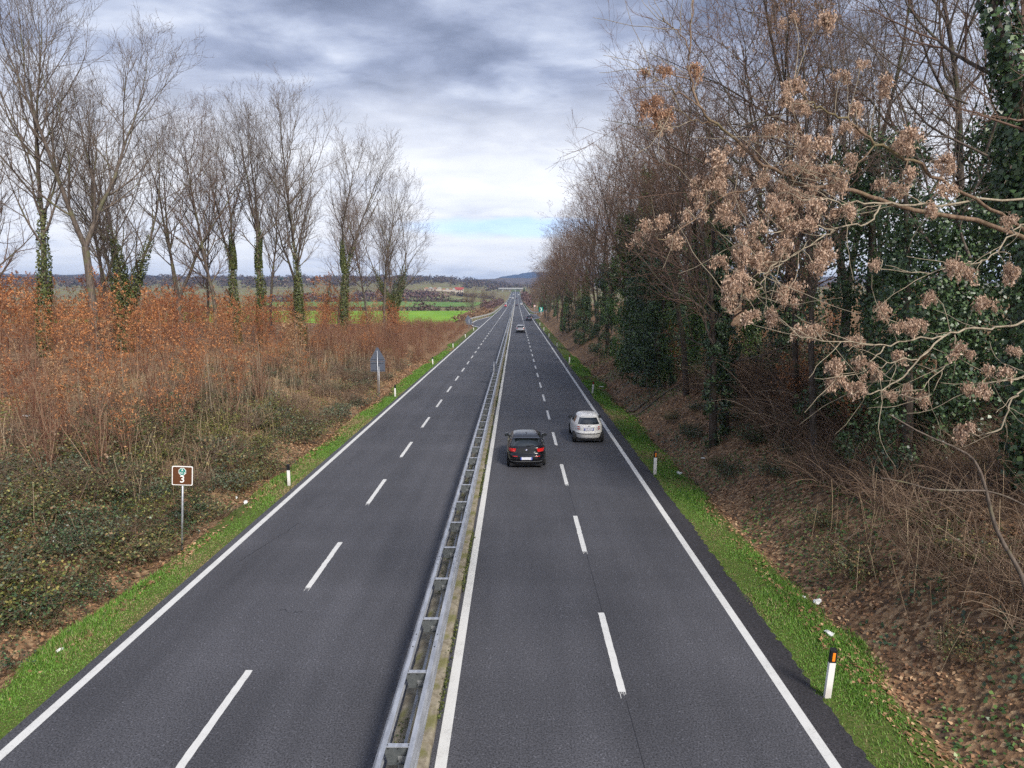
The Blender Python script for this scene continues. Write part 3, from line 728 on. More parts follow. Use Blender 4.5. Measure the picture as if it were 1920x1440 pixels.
def bare_tree(seed, H=22.0, r0=0.24, forks=1, fork_at=0.3, k1=17, k2=7, k3=6, k4=4, spread=0.30, start=0.35, ang=0.75, up=0.10, lean=(0, 0), wander=0.06, twig=0.008, bark='bark', tw='twig_grey', ivy=0.0, ivy_mat='ivy_olive', ivy_r=0.32, ivy_n=2500, leaf=0, leaf_mat='leaf_brown', ragged=0.06):
    """returns dict of meshes trunk / crown / ivy for one tree, base at the origin"""
    rng = np.random.default_rng(seed)
    D0 = np.array([[lean[0], lean[1], 1.0]])
    if forks == 1:
        P0 = grow(np.zeros((1, 3)), D0, np.array([H]), 16, ragged * 0.7, 0.04, rng); R0 = rad(np.array([r0]), 16, 0.07, 0.85)
        lead, leadR = P0, R0; tr = [tubes(P0, R0, 10)]
    else:
        hb = H * fork_at
        Pb = grow(np.zeros((1, 3)), D0, np.array([hb]), 7, ragged * 0.5, 0.03, rng); Rb = rad(np.array([r0]), 7, 0.8)
        az = rng.uniform(0, 6.28) + np.arange(forks) * 6.28 / forks + rng.normal(size=forks) * 0.3
        sp = rng.uniform(0.16, 0.36, forks)
        Dl = np.stack([np.cos(az) * sp, np.sin(az) * sp, np.ones(forks)], 1) + np.array([lean[0], lean[1], 0]) * 0.7
        S = np.repeat(Pb[:, -1], forks, 0)
        lead = grow(S, Dl, np.full(forks, H - hb) * rng.uniform(0.82, 1.0, forks), 13, ragged, 0.035, rng)
        leadR = rad(np.full(forks, r0 * 0.62), 13, 0.08, 0.9)
        tr = [tubes(Pb, Rb, 10), tubes(lead, leadR, 8)]; start = max(0.08, (start - fork_at) * 0.8)
    LL = np.linalg.norm(lead[:, -1] - lead[:, 0], axis=1).mean()
    pos, d, t, r = spawn(lead, leadR, k1 if forks == 1 else max(6, int(k1 * 1.15 / forks)), start, 0.97, ang, 0.14, rng)
    tt = (t - start) / (1 - start)
    L1 = H * spread * (0.35 + 0.95 * np.sin(np.clip(tt * 0.82 + 0.14, 0, 1) * math.pi)) * rng.uniform(0.7, 1.15, len(t))
    d[:, 2] += 0.15 * tt
    P1 = grow(pos, d, L1, 9, wander * 1.5, up, rng); r1 = np.minimum(r * 0.6, 0.013 * L1 + 0.008); R1 = rad(r1, 9, 0.18)
    pos, d, t, r = spawn(P1, R1, k2, 0.18, 0.96, 0.68, 0.18, rng)
    L2 = np.repeat(L1, k2) * (0.56 - 0.34 * t) * rng.uniform(0.7, 1.3, len(t))
    P2 = grow(pos, d, L2, 6, 0.10, up * 1.1, rng); R2 = rad(np.maximum(np.minimum(r * 0.7, 0.014 * L2 + 0.006), twig), 6, 0.3)
    pos, d, t, r = spawn(P2, R2, k3, 0.15, 0.97, 0.65, 0.22, rng)
    L3 = np.clip(np.repeat(L2, k3) * (0.62 - 0.32 * t) * rng.uniform(0.7, 1.3, len(t)), 0.3, 2.2)
    P3 = grow(pos, d, L3, 4, 0.13, up, rng); R3 = rad(np.maximum(np.minimum(r * 0.75, 0.012), twig), 4, 0.5)
    parts = [tubes(P1, R1, 5), tubes(P2, R2, 4), tubes(P3, R3, 3)]
    ends = P3
    if k4:
        pos, d, t, r = spawn(P3, R3, k4, 0.25, 1.0, 0.6, 0.25, rng)
        L4 = np.clip(np.repeat(L3, k4) * 0.5 * rng.uniform(0.6, 1.3, len(t)), 0.18, 0.9)
        P4 = grow(pos, d, L4, 3, 0.16, up, rng); R4 = rad(np.full(len(L4), twig * 0.8), 3, 0.5)
        parts.append(tubes(P4, R4, 3)); ends = P4
    out = {'trunk': mesh_arrays('trunk', *join(tr), bark, True), 'crown': mesh_arrays('crown', *join(parts), [bark, tw], True)}
    nl = len(parts[0][1]); mi = np.ones(sum(len(p[1]) for p in parts), np.int32); mi[:nl] = 0
    out['crown'].polygons.foreach_set('material_index', mi)
    if leaf:
        idx = rng.integers(0, len(ends), leaf); ti = rng.integers(0, ends.shape[1], leaf)
        C = ends[idx, ti] + rng.normal(size=(leaf, 3)) * 0.06
        V, F = leaves(C, rng.normal(size=(leaf, 3)), rng.uniform(0.07, 0.13, leaf), rng, 0.55, 0.1, None, 0.3, 0.8)
        out['leaves'] = mesh_arrays('leaves', V, F, leaf_mat_name(leaf_mat))
    if ivy > 0:
        full = P0 if forks == 1 else None
        if full is None: full = np.concatenate([Pb[:, :-1], lead[:1]], 1)
        segs = [(full, 1.0)] + ([(lead[i:i + 1], 0.6) for i in range(1, forks)] if forks > 1 else [])
        Vs = []
        for Pp, wgt in segs:
            n = int(ivy_n * wgt); Pq = Pp[0]; zt = Pq[:, 2]
            z = zt[0] + (min(ivy, zt[-1]) - zt[0]) * (1 - (1 - rng.uniform(0, 1, n)) ** 0.45)
            if min(ivy, zt[-1]) <= zt[0] + 0.3: continue
            cx = np.interp(z, zt, Pq[:, 0]); cy = np.interp(z, zt, Pq[:, 1]); a = rng.uniform(0, 6.283, n)
            lump = 0.65 + 0.35 * np.sin(z * 2.1 + a * 2 + seed) * np.sin(z * 0.9 + a + 1.7) + rng.normal(size=n) * 0.18
            fade = np.clip((ivy - z) / (0.5 * ivy), 0.2, 1)
            rr = r0 * 0.75 + ivy_r * np.clip(lump, 0.1, 1.6) * fade
            Nn = np.stack([np.cos(a), np.sin(a), np.full(n, 0.25)], 1)
            C = np.stack([cx, cy, z], 1) + Nn * rr[:, None]
            Vs.append(leaves(C, Nn, rng.uniform(0.09, 0.17, n), rng, 0.85, 0.1, None, 0.55, 0.6))
        out['ivy'] = mesh_arrays('ivy', *join(Vs), ivy_mat)
    return out
def leaf_mat_name(n): return n
TREES_USED = {}
def plant(name, kit, label, x, y, H=1.0, rz=0.0, group=None, cat='tree', lean=(0, 0), dz=-0.15, sxy=None):
    """an Empty at the foot with the kit's meshes as parts"""
    root = tag(ob(name, None, None, (x, y, T1(x, y) + dz), (lean[1], -lean[0], rz), (sxy or H, sxy or H, H)), label, cat, group)
    for k, me in kit.items():
        p = ob(k, me, root)
        if k != 'trunk': p['kind'] = 'stuff'
    return root

# kits shared by many trees
KIT = {}
KIT['a'] = bare_tree(11, 22, 0.24, 1, k1=27, k2=7, k4=3, spread=0.27, start=0.34, ang=0.62, up=0.11)
KIT['b'] = bare_tree(12, 22, 0.27, 2, 0.34, k1=26, k2=7, k4=3, spread=0.27, start=0.42, ang=0.65, up=0.10)
KIT['c'] = bare_tree(13, 21, 0.26, 3, 0.22, k1=27, k2=7, k4=3, spread=0.26, start=0.36, ang=0.62, up=0.09)
KIT['d'] = bare_tree(14, 20, 0.22, 1, k1=28, k2=7, k4=3, spread=0.30, start=0.26, ang=0.78, up=0.09, tw='twig_brown')
KIT['a_ivy'] = bare_tree(21, 22, 0.24, 1, k1=26, k2=7, k4=3, spread=0.29, start=0.32, ang=0.62, up=0.11, ivy=11, ivy_n=4600, ivy_r=0.30)
KIT['b_ivy'] = bare_tree(22, 22, 0.26, 2, 0.36, k1=26, k2=7, k4=3, spread=0.28, start=0.42, ang=0.62, up=0.1, ivy=12, ivy_n=4800, ivy_r=0.34, ivy_mat='ivy_olive')
KIT['c_ivy'] = bare_tree(23, 20, 0.26, 3, 0.16, k1=27, k2=7, k4=3, spread=0.32, start=0.3, ang=0.75, up=0.08, ivy=10.5, ivy_n=5600, ivy_r=0.65, ivy_mat='ivy_olive')

# --- the row of tall bare trees on the left bank (x, y, height scale, turn, kit, label, lean)
LT = 'tall bare trees on the left bank'
left_trees = [
 ('bare_tree', 'd', -35.5, 47, 0.80, 0.4, 'slender leaning bare tree at the far left edge of the row', (-0.10, 0)),
 ('bare_tree', 'a_ivy', -31.5, 46, 1.03, 1.0, 'tallest bare tree near the left edge with ivy low on its trunk', (-0.03, 0)),
 ('bare_tree', 'b', -29.0, 48, 1.07, 2.2, 'tall bare tree with smooth forked trunk, third from the left edge', (0.0, 0)),
 ('bare_tree', 'c_ivy', -30.5, 54, 0.93, 0.2, 'multi stemmed bare tree with olive ivy between two tall forked trees', (0, 0)),
 ('bare_tree', 'c', -29.5, 61, 0.93, 2.75, 'bare tree splitting low into wide leaning V shaped stems', (0.02, 0)),
 ('bare_tree', 'd', -27.0, 62, 0.94, 1.9, 'straight bare tree with dense twigs beside the V shaped one', (0.0, 0)),
 ('bare_tree', 'b_ivy', -26.6, 66, 0.90, 0.6, 'bare tree with two ivy dark stems left of the green columned tree', (-0.02, 0)),
 ('bare_tree', 'b_ivy', -24.3, 66, 0.93, 2.9, 'bare tree whose trunk is a thick bright green column of ivy', (0.0, 0)),
 ('bare_tree', 'a_ivy', -20.3, 66, 1.0, 2.1, 'bare tree with dark ivy trunk standing clear in the orange saplings', (0.0, 0)),
 ('bare_tree', 'b_ivy', -20.4, 82, 1.02, 4.4, 'tall bare tree with broad ivy skirt right of the clear standing one', (0.0, 0)),
 ('bare_tree', 'c_ivy', -19.6, 112, 1.0, 1.3, 'spreading bare tree wrapped in ivy at the near end of the green field', (0.03, 0)),
 ('bare_tree', 'd', -23.2, 108, 0.98, 0.5, 'bare tree standing just left of the ivy wrapped spreading tree', (0.0, 0)),
 ('bare_tree', 'a', -38.0, 66, 0.78, 0.9, 'small bare tree showing between the two leftmost tall trees', (0.0, 0)),
 ('bare_tree', 'd', -33.0, 74, 0.80, 3.1, 'bare tree with dense brown twigs behind the V shaped tree', (0.0, 0)),
 ('bare_tree', 'a', -29.8, 84, 0.86, 5.0, 'thin bare tree behind the green columned trunk', (0.0, 0)),
 ('bare_tree', 'd', -25.0, 98, 0.84, 4.0, 'bare tree far back between the two ivy skirted trees', (0.0, 0)),
 ('bare_tree', 'a', -33.6, 57, 0.86, 2.7, 'slim bare tree between the tallest tree and the multi stemmed one', (0.02, 0)),
 ('bare_tree', 'b', -23.6, 74, 0.84, 5.6, 'slim forked bare tree behind the clear standing ivy trunk', (0.02, 0)),
 ('bare_tree', 'a', -18.3, 96, 0.92, 3.6, 'slim bare tree between the broad ivy skirted tree and the spreading one', (0.0, 0)),
 ('bare_tree', 'a', -22.5, 126, 0.86, 0.1, 'bare tree rising behind the spreading ivy wrapped tree', (0.0, 0)),
 ('bare_tree', 'b', -47.0, 80, 0.80, 4.1, 'bare tree far back on the horizon at the left edge', (0.0, 0)),
]
for nm, k, x, y, s, rz, lab, ln in left_trees:
    plant(nm, KIT[k], lab, x, y, s, rz, LT, lean=ln)
rng = np.random.default_rng(77)
# short ivy stump trunks among them
IVS = bare_tree(31, 9, 0.13, 1, k1=6, k2=3, k3=2, k4=0, spread=0.12, ivy=8.2, ivy_n=1900, ivy_r=0.28, ivy_mat='ivy')
for (x, y, s, lab) in [(-27.6, 100, 0.9, 'thin ivy covered stump left of the broad ivy skirted tree'), (-25.6, 104, 1.0, 'short ivy covered snag near the bare tree far back'), (-21.6, 118, 1.15, 'slim ivy covered pole beside the spreading ivy tree'), (-35.5, 88, 0.8, 'thin ivy covered stump far back among the orange saplings')]:
    plant('ivy_snag', IVS, lab, x, y, s, x, 'ivy covered snags on the left bank')

def spot_left(x, y):
    a = 'behind the brown number sign' if y < 27 else 'level with the nearest left marker post' if y < 36 else 'short of the left warning sign' if y < 48 else 'level with the left warning sign' if y < 60 else 'level with the third left marker post' if y < 82 else 'beyond the third left marker post'
    d = -9 - x
    return ('low, near the verge, ' if d < 4.2 else 'midway up, ' if d < 7.5 else 'high up, ' if d < 13 else 'far back, ') + a
def spot_right(x, y):
    a = 'level with the foreground marker post' if y < 17 else 'between the two nearest right marker posts' if y < 27 else 'level with the second right marker post' if y < 34 else 'past the second right marker post' if y < 45 else 'level with the third right marker post' if y < 62 else 'past the third right marker post'
    d = x - 5.9
    return ('low, near the verge, ' if d < 4.2 else 'midway up, ' if d < 7.5 else 'high up, ') + a
def wood_spot(y):
    return 'beside the large near ivy trees' if y < 32 else 'level with the ivy wrapped pair' if y < 44 else 'around the broad ivy mass' if y < 60 else 'around the brighter ivy column' if y < 74 else 'past the brighter ivy column' if y < 86 else 'near the first tan leaved tree' if y < 97 else 'near the second tan leaved tree' if y < 115 else 'past the tan leaved trees' if y < 140 else 'level with the silver car' if y < 170 else 'short of the right lay-by' if y < 250 else 'just past the chevron sign' if y < 320 else 'well past the chevron sign'
# --- orange-leaved saplings
def sapling(seed, H=5.6, stems=7, nleaf=900, bare_to=0.35, tw='twig_red', lm='leaf_orange'):
    rng = np.random.default_rng(seed)
    az = rng.uniform(0, 6.283, stems); sp = rng.uniform(0.03, 0.30, stems)
    S = np.stack([np.cos(az) * 0.14, np.sin(az) * 0.14, np.zeros(stems)], 1) * rng.uniform(0.2, 1, (stems, 1))
    D = np.stack([np.cos(az) * sp, np.sin(az) * sp, np.ones(stems)], 1)
    L0 = H * rng.uniform(0.6, 1.05, stems)
    P0 = grow(S, D, L0, 8, 0.05, 0.03, rng); R0 = rad(rng.uniform(0.012, 0.026, stems), 8, 0.25)
    pos, d, t, r = spawn(P0, R0, 9, bare_to * 0.7, 0.98, 0.8, 0.2, rng)
    L1 = np.repeat(L0, 9) * 0.26 * (1.15 - 0.75 * t) * rng.uniform(0.6, 1.3, len(t))
    P1 = grow(pos, d, L1, 5, 0.12, 0.08, rng); R1 = rad(np.full(len(t), 0.008), 5, 0.5)
    pos, d, t, r = spawn(P1, R1, 4, 0.25, 1.0, 0.75, 0.25, rng)
    L2 = np.repeat(L1, 4) * 0.45 * rng.uniform(0.6, 1.3, len(t))
    P2 = grow(pos, d, L2, 3, 0.15, 0.05, rng); R2 = rad(np.full(len(t), 0.005), 3, 0.5)
    st = mesh_arrays('stems', *join([tubes(P0, R0, 5), tubes(P1, R1, 3), tubes(P2, R2, 3)]), tw, True)
    kit = {'stems': st}
    if nleaf:
        w = np.clip(P2[:, -1, 2] - H * bare_to, 0.02, None) ** 0.8
        idx = rng.choice(len(P2), nleaf, p=w / w.sum()); u = rng.uniform(0.2, 1.05, (nleaf, 1))
        C = P2[idx, 0] * (1 - u) + P2[idx, -1] * u + rng.normal(size=(nleaf, 3)) * 0.035
        kit['leaves'] = mesh_arrays('leaves', *leaves(C, rng.normal(size=(nleaf, 3)), rng.uniform(0.07, 0.14, nleaf), rng, 0.55, 0.12, None, 0.2, 0.9), lm)
    return kit
SAP = [sapling(100 + i, 5.2 + 0.3 * (i % 3), 7 + i % 3, 1250, 0.22 + 0.05 * (i % 3), 'twig_red', lm) for i, lm in enumerate(('leaf_orange', 'leaf_rust', 'leaf_orange', 'leaf_tan', 'leaf_orange', 'leaf_rust'))]
SAPT = [sapling(120 + i, 5.2, 9, 640, 0.28) for i in range(3)]            # thinly leaved
SAPB = [sapling(130 + i, 4.6, 13, 0, 0.3) for i in range(3)]             # leafless clumps
pts = []
def poisson(x0, x1, y0, y1, dmin, n, ok):
    got = []
    for _ in range(n):
        x = rng.uniform(x0, x1); y = rng.uniform(y0, y1)
        if not ok(x, y): continue
        if all((x - a) ** 2 + (y - b) ** 2 > dmin(y) ** 2 for a, b in got): got.append((x, y))
    return got
def in_view(x, y, m=1.06): return y > 3 and abs(x + 0.006 * y) < 0.745 * m * (y + 1.0)
sap = poisson(-62, -13.6, 22, 118, lambda y: 1.95 + y * 0.012, 9000, lambda x, y: in_view(x, y) and x < -14.0 - 0.02 * max(0, 40 - y) and not (y > 92 and x > -19))
sap.sort(key=lambda p: p[1]); sap = sap[:285]
for i, (x, y) in enumerate(sap):
    front = -9 - x
    q = rng.uniform()
    if front < 7.5: kit = SAPT[i % 3] if q < 0.6 else (SAPB[i % 3] if q < 0.8 else SAP[rng.integers(0, 6)])
    else: kit = SAP[rng.integers(0, 6)] if q < 0.80 else SAPT[i % 3]
    s = (0.55 + 0.75 * rng.beta(2, 2)) * (0.86 if front < 9 else 1.0) * (0.85 + 0.22 * float(wob(x * 0.8, y * 0.8)))
    if front < 8.5:
        lab, grp = 'thinly leaved red sapling, ' + spot_left(x, y), 'thinly leaved saplings along the front of the left bank'
    elif y < 60:
        lab, grp = 'orange leaved sapling, ' + spot_left(x, y), 'near orange leaved saplings on the left bank'
    else:
        lab, grp = 'orange leaved sapling, ' + spot_left(x, y), 'far orange leaved saplings on the left bank'
    hue = next((h for h, ks in (('orange leaved', (SAP[0], SAP[2], SAP[4])), ('rust red leaved', (SAP[1], SAP[5])), ('tan leaved', (SAP[3],)), ('thinly leaved', SAPT), ('leafless red stemmed', SAPB)) if any(kit is k for k in ks)), 'orange leaved')
    lab = ('short ' if s < 0.78 else 'tall ' if s > 1.0 else 'middling ') + hue + ' sapling, ' + spot_left(x, y)
    plant('sapling', kit, lab, x, y, s, rng.uniform(0, 6.28), 'saplings on the left bank', 'sapling')
# clumps one can pick out along the front
for (x, y, s, k, lab) in [(-14.2, 23.0, 0.78, 0, 'dark leafless multi stemmed clump behind the brown number sign'), (-20.0, 28.0, 0.95, 1, 'dense leafless clump of red stems at the left edge of the thicket'), (-17.2, 25.2, 0.86, 2, 'tall leafless clump left of the one behind the number sign'), (-16.3, 30.5, 0.84, 1, 'leafless clump of red stems with pale poles beside it')]:
    plant('sapling', SAPB[k], lab, x, y, s, x * 3, 'leafless clumps at the front of the left bank', 'sapling')
# dead pale poles
POLE = mesh_arrays('dead_pole', *tubes(grow(np.zeros((1, 3)), np.array([[0.02, 0, 1.0]]), np.array([3.6]), 7, 0.03, 0.02, np.random.default_rng(4)), rad(np.array([0.028]), 7, 0.4), 5), 'bark_pale', True)
for i, (x, y) in enumerate([(-15.6, 34.5), (-15.2, 35.5), (-17.8, 31), (-14.8, 33.2), (-16.8, 38), (-14.4, 38.8), (-14.2, 39.6), (-15.4, 41), (-19.2, 30), (-13.9, 43), (-14.6, 46)]):
    o = ob('dead_pole', POLE, None, (x, y, T1(x, y) - 0.1), (rng.normal() * 0.05, rng.normal() * 0.05, i), rng.uniform(0.7, 1.1))
    tag(o, 'pale straight dead pole standing at the front of the orange thicket', 'dead pole', 'pale dead poles on the left bank')
# red osier thicket farther along
def osier(seed, H=2.9, n=60):
    rng = np.random.default_rng(seed)
    S = np.stack([rng.normal(size=n) * 0.55, rng.normal(size=n) * 0.55, np.zeros(n)], 1); D = np.stack([rng.normal(size=n) * 0.10, rng.normal(size=n) * 0.10, np.ones(n)], 1)
    L = H * rng.uniform(0.5, 1.1, n); P = grow(S, D, L, 5, 0.04, 0.02, rng); Rr = rad(np.full(n, 0.013), 5, 0.4)
    pos, d, t, r = spawn(P, Rr, 4, 0.35, 0.95, 0.5, 0.2, rng); L1 = np.repeat(L, 4) * 0.22 * rng.uniform(0.6, 1.3, len(t))
    P1 = grow(pos, d, L1, 3, 0.1, 0.1, rng)
    return {'stems': mesh_arrays('stems', *join([tubes(P, Rr, 3), tubes(P1, rad(np.full(len(t), 0.008), 3, 0.5), 3)]), 'twig_red', True)}
OS = [osier(140 + i) for i in range(3)]
osp = poisson(-19.5, -11.2, 62, 176, lambda y: 1.35 + 0.006 * y, 6000, lambda x, y: x < -11.0 - 0.9 * (y < 75))
for i, (x, y) in enumerate(osp[:240]):
    plant('osier_clump', OS[i % 3], 'upright red brown stem clump, ' + ('low by the verge, ' if x > -13.4 else 'midway up, ' if x > -16 else 'at the back, ') + ('left of the warning sign' if y < 72 else 'level with the third left marker post' if y < 90 else 'level with the fourth left marker post' if y < 115 else 'level with the fifth left marker post' if y < 140 else 'just short of the left lay-by'), x, y, rng.uniform(0.7, 1.15) * (0.75 if x > -12.6 else 1) * (0.68 if y > 112 else 0.9), rng.uniform(0, 6), 'red brown stem clumps beside the left verge', 'bush')
# ------------------------------------------------------------------ the wood on the right
KIT['w1'] = bare_tree(41, 20, 0.20, 1, k1=18, k2=7, k3=5, k4=3, spread=0.30, start=0.25, ang=0.85, up=0.06, wander=0.09, bark='bark_dark', tw='twig_brown', ragged=0.09)
KIT['w2'] = bare_tree(42, 19, 0.22, 2, 0.2, k1=18, k2=7, k3=5, k4=3, spread=0.30, start=0.25, ang=0.85, up=0.05, wander=0.10, bark='bark_dark', tw='twig_grey', ragged=0.10)
KIT['w3'] = bare_tree(43, 18, 0.18, 1, k1=20, k2=7, k3=5, k4=2, spread=0.33, start=0.18, ang=0.95, up=0.04, wander=0.10, bark='bark', tw='twig_brown', leaf=2200, leaf_mat='leaf_brown', ragged=0.1)
KIT['w4'] = bare_tree(44, 20, 0.20, 2, 0.3, k1=17, k2=6, k3=5, k4=3, spread=0.28, start=0.3, ang=0.7, up=0.08, bark='bark_dark', tw='twig_brown', ivy=13, ivy_n=6500, ivy_r=0.6, ivy_mat='ivy', ragged=0.08)
KIT['w5'] = bare_tree(45, 19, 0.20, 1, k1=17, k2=6, k3=5, k4=2, spread=0.30, start=0.3, ang=0.8, up=0.05, bark='bark_dark', tw='twig_brown', ivy=10.5, ivy_n=6000, ivy_r=0.5, ivy_mat='ivy_bright', leaf=900, ragged=0.09)
KIT['w6'] = bare_tree(46, 19, 0.16, 1, k1=20, k2=6, k3=5, k4=2, spread=0.22, start=0.3, ang=0.7, up=0.08, bark='bark_dark', tw='twig_brown', leaf=2600, leaf_mat='leaf_brown', ragged=0.05)

KIT['w7'] = bare_tree(47, 18, 0.16, 2, 0.3, k1=14, k2=6, k3=5, k4=2, spread=0.28, start=0.35, ang=0.7, up=0.07, bark='bark', tw='twig_grey', ragged=0.1)
def ivy_mass(seed, H, r, lumps, per, size=(0.10, 0.19), matn='ivy', taper=0.5, squash=1.0, low=0.0):
    """a trunk buried in ivy: many leafy lumps round a column"""
    rng = np.random.default_rng(seed)
    z = low + (H - low) * rng.uniform(0, 1, lumps) ** 0.95
    prof = r * (1 - taper * (z / H) ** 1.6) * (0.72 + 0.4 * np.sin(z * 1.1 + seed) ** 2) * np.clip(z / 0.8 + 0.45, 0, 1)
    a = rng.uniform(0, 6.283, lumps); rr = prof * np.sqrt(rng.uniform(0.12, 1.0, lumps))
    C0 = np.stack([np.cos(a) * rr, np.sin(a) * rr * squash, z], 1)
    lr = rng.uniform(0.28, 0.62, lumps) * (r / 1.6) ** 0.5
    ci = np.repeat(np.arange(lumps), per); n = len(ci)
    d = unit(rng.normal(size=(n, 3)) + np.stack([np.cos(a), np.sin(a), np.full(lumps, 0.15)], 1)[ci] * 0.9)
    ed = lr[ci] * rng.uniform(0.6, 1.08, n); C = C0[ci] + d * ed[:, None] * np.array([1, 1, 1.25])
    C[:, 2] = np.maximum(C[:, 2], 0.03)
    V, F = leaves(C, d, rng.uniform(size[0], size[1], n), rng, 0.85, 0.1, None, 0.45, 0.7)
    kit = {'ivy': mesh_arrays('ivy', V, F, matn)}
    P = grow(np.zeros((1, 3)), np.array([[0, 0, 1.0]]), np.array([H * 1.05]), 8, 0.04, 0.02, rng)
    kit['trunk'] = mesh_arrays('trunk', *tubes(P, rad(np.array([0.2]), 8, 0.3), 8), 'bark_dark', True)
    return kit
IM = {'tall': ivy_mass(51, 11.5, 1.9, 150, 75), 'wide': ivy_mass(52, 8.5, 2.5, 170, 75, taper=0.45), 'bright': ivy_mass(53, 11, 1.7, 130, 75, matn='ivy_bright', taper=0.7),
      'near': ivy_mass(54, 10, 2.2, 210, 90, (0.08, 0.15)), 'near2': ivy_mass(55, 8.5, 2.0, 190, 90, (0.08, 0.15), matn='ivy'), 'spire': ivy_mass(57, 16, 1.05, 130, 70, (0.11, 0.2), matn='ivy_bright', taper=0.75), 'thin': ivy_mass(56, 9.5, 0.55, 90, 60, (0.08, 0.14), taper=0.4)}
GI = 'trees buried in ivy along the right hand wood'
def crowned(kit, top): k = dict(kit); k['crown'] = top['crown']; return k
for (k, x, y, s, rz, lab) in [
 ('wide', 10.3, 50.0, 1.0, 0.3, 'broad dark ivy mass hanging to the ground like a conifer, nearest the right verge'),
 ('tall', 11.2, 57.0, 1.05, 1.4, 'tall dark ivy column just behind the broad conifer like ivy mass'),
 ('bright', 10.4, 66.0, 1.25, 2.0, 'tall brighter green ivy column with a pointed top in the middle of the right wood'),
 ('spire', 11.6, 63.0, 1.08, 0.9, 'slim green ivy spire climbing highest above the right wood'),
 ('spire', 12.4, 44.0, 0.85, 2.9, 'slim green ivy spire behind the seed clusters, nearer than the highest one'),
 ('wide', 11.0, 54.0, 1.15, 2.6, 'second broad dark ivy mass leaning on the conifer like one'),
 ('bright', 9.9, 59.5, 0.9, 4.2, 'bright green ivy column rising between the two broad dark masses'),
 ('tall', 9.9, 76.0, 0.85, 3.0, 'dark ivy column behind the brighter green one'),
 ('wide', 9.6, 98.0, 0.75, 4.0, 'small dark ivy mass low at the wood edge farther along the right verge'),
 ('tall', 9.8, 128.0, 0.62, 5.0, 'farthest dark ivy mass at the right wood edge'),
 ('near', 15.4, 22.0, 1.0, 0.8, 'large dark ivy covered tree behind the pale seed clusters at the right edge'),
 ('near2', 12.3, 21.5, 0.95, 2.1, 'dark ivy covered tree filling the middle of the right bank behind the pale branches'),
 ('near', 13.8, 27.0, 1.10, 3.3, 'tall dark ivy tree behind the seed cluster branches, left of the largest'),
 ('near2', 18.2, 25.5, 1.10, 4.4, 'dark ivy covered tree deep at the right edge of the wood'),
 ('tall', 14.6, 37.0, 0.95, 5.2, 'dark ivy tree set back behind the two ivy wrapped trunks'),
]:
    plant('ivy_tree', crowned(IM[k], KIT['w7'] if k in ('near', 'near2', 'tall') else KIT['w6']) if k != 'spire' else IM[k], lab, x, y, s, rz, GI, sxy=s)
for (x, y, s, ln, lab) in [(9.25, 32.0, 1.0, (0.02, 0), 'ivy wrapped trunk nearest the right verge, left of a close pair'), (9.95, 32.6, 1.05, (0.05, 0.02), 'ivy wrapped trunk, right one of a close pair near the verge'), (12.6, 35.0, 0.9, (-0.35, 0), 'leaning ivy wrapped trunk behind the close pair'), (11.2, 40.5, 0.85, (0.04, 0), 'thin ivy wrapped trunk behind the close pair of trunks')]:
    k = dict(IM['thin']); k['crown'] = KIT['w3']['crown']
    plant('ivy_tree', k, lab, x, y, s, x * 7, GI, lean=ln)
RW = 'bare trees crowding the right hand wood'
wr = np.random.default_rng(99)
def rplant(x, y, k, s, lab): plant('woodland_tree', KIT[k], lab, x, y, s, wr.uniform(0, 6.28), RW, lean=(wr.normal() * 0.05 - 0.04, wr.normal() * 0.04))
named = [
 (13.2, 17.0, 'w4', 1.05, 'big ivy trunked tree with dark limbs at the upper right corner'),
 (16.5, 19.5, 'w2', 1.12, 'forked bare tree rising out of the frame at the upper right corner'),
 (10.6, 24.0, 'w6', 0.86, 'slim tree full of drooping brown seed pods above the seed cluster tree'),
 (12.0, 29.5, 'w6', 0.98, 'tall slim pod bearing tree behind the pale seed clusters'),
 (14.5, 31.0, 'w2', 1.15, 'forked bare tree with grey limbs in the upper middle of the right wood'),
 (18.5, 30.0, 'w1', 1.2, 'tall bare tree with wide crown behind the upper right limbs'),
 (11.8, 46.0, 'w5', 1.0, 'brown twigged tree with bright ivy stem above the broad ivy mass'),
 (10.0, 84.0, 'w3', 1.0, 'tree with small tan leaves leaning over the right verge'),
 (9.6, 106.0, 'w3', 0.98, 'second tan leaved tree leaning over the right verge, farther along'),
]
for x, y, k, s, lab in named: rplant(x, y, k, s, lab)
occ = [(x, y) for x, y, *_ in named]
kinds = ['w1', 'w2', 'w3', 'w4', 'w5', 'w6', 'w1', 'w2', 'w3']
n_ = 0
for (x0, x1, y0, y1, dm, cnt, lab) in [
 (10.4, 14.5, 42, 120, 3.9, 26, 'fronting the right wood'),
 (15, 24, 30, 120, 5.0, 18, 'deep in the right wood'),
 (24, 40, 45, 130, 8, 6, 'farthest back in the right wood'),
 (8.9, 13, 120, 240, 4.2, 34, 'on the far right verge'),
 (9.0, 15, 262, 420, 7.0, 22, 'in the distance right of the road')]:
    got = 0
    for _ in range(3000):
        if got >= cnt: break
        x = wr.uniform(x0, x1); y = wr.uniform(y0, y1)
        if not in_view(x, y, 1.15) or any((x - a) ** 2 + (y - b) ** 2 < dm * dm for a, b in occ): continue
        occ.append((x, y)); got += 1
        s = wr.uniform(0.82, 1.12) * (0.92 if y > 120 else 1.0) * (0.72 if y > 255 else 1)
        kk = kinds[wr.integers(0, 9)]; head = {'w1': 'tangled bare tree', 'w2': 'forked bare tree', 'w3': 'tan leaved tree', 'w4': 'dark ivy stemmed tree', 'w5': 'bright ivy stemmed tree', 'w6': 'slim pod bearing tree'}[kk]
        rplant(x, y, kk, s, head + ' ' + lab + ', ' + wood_spot(y))
        n_ += 1
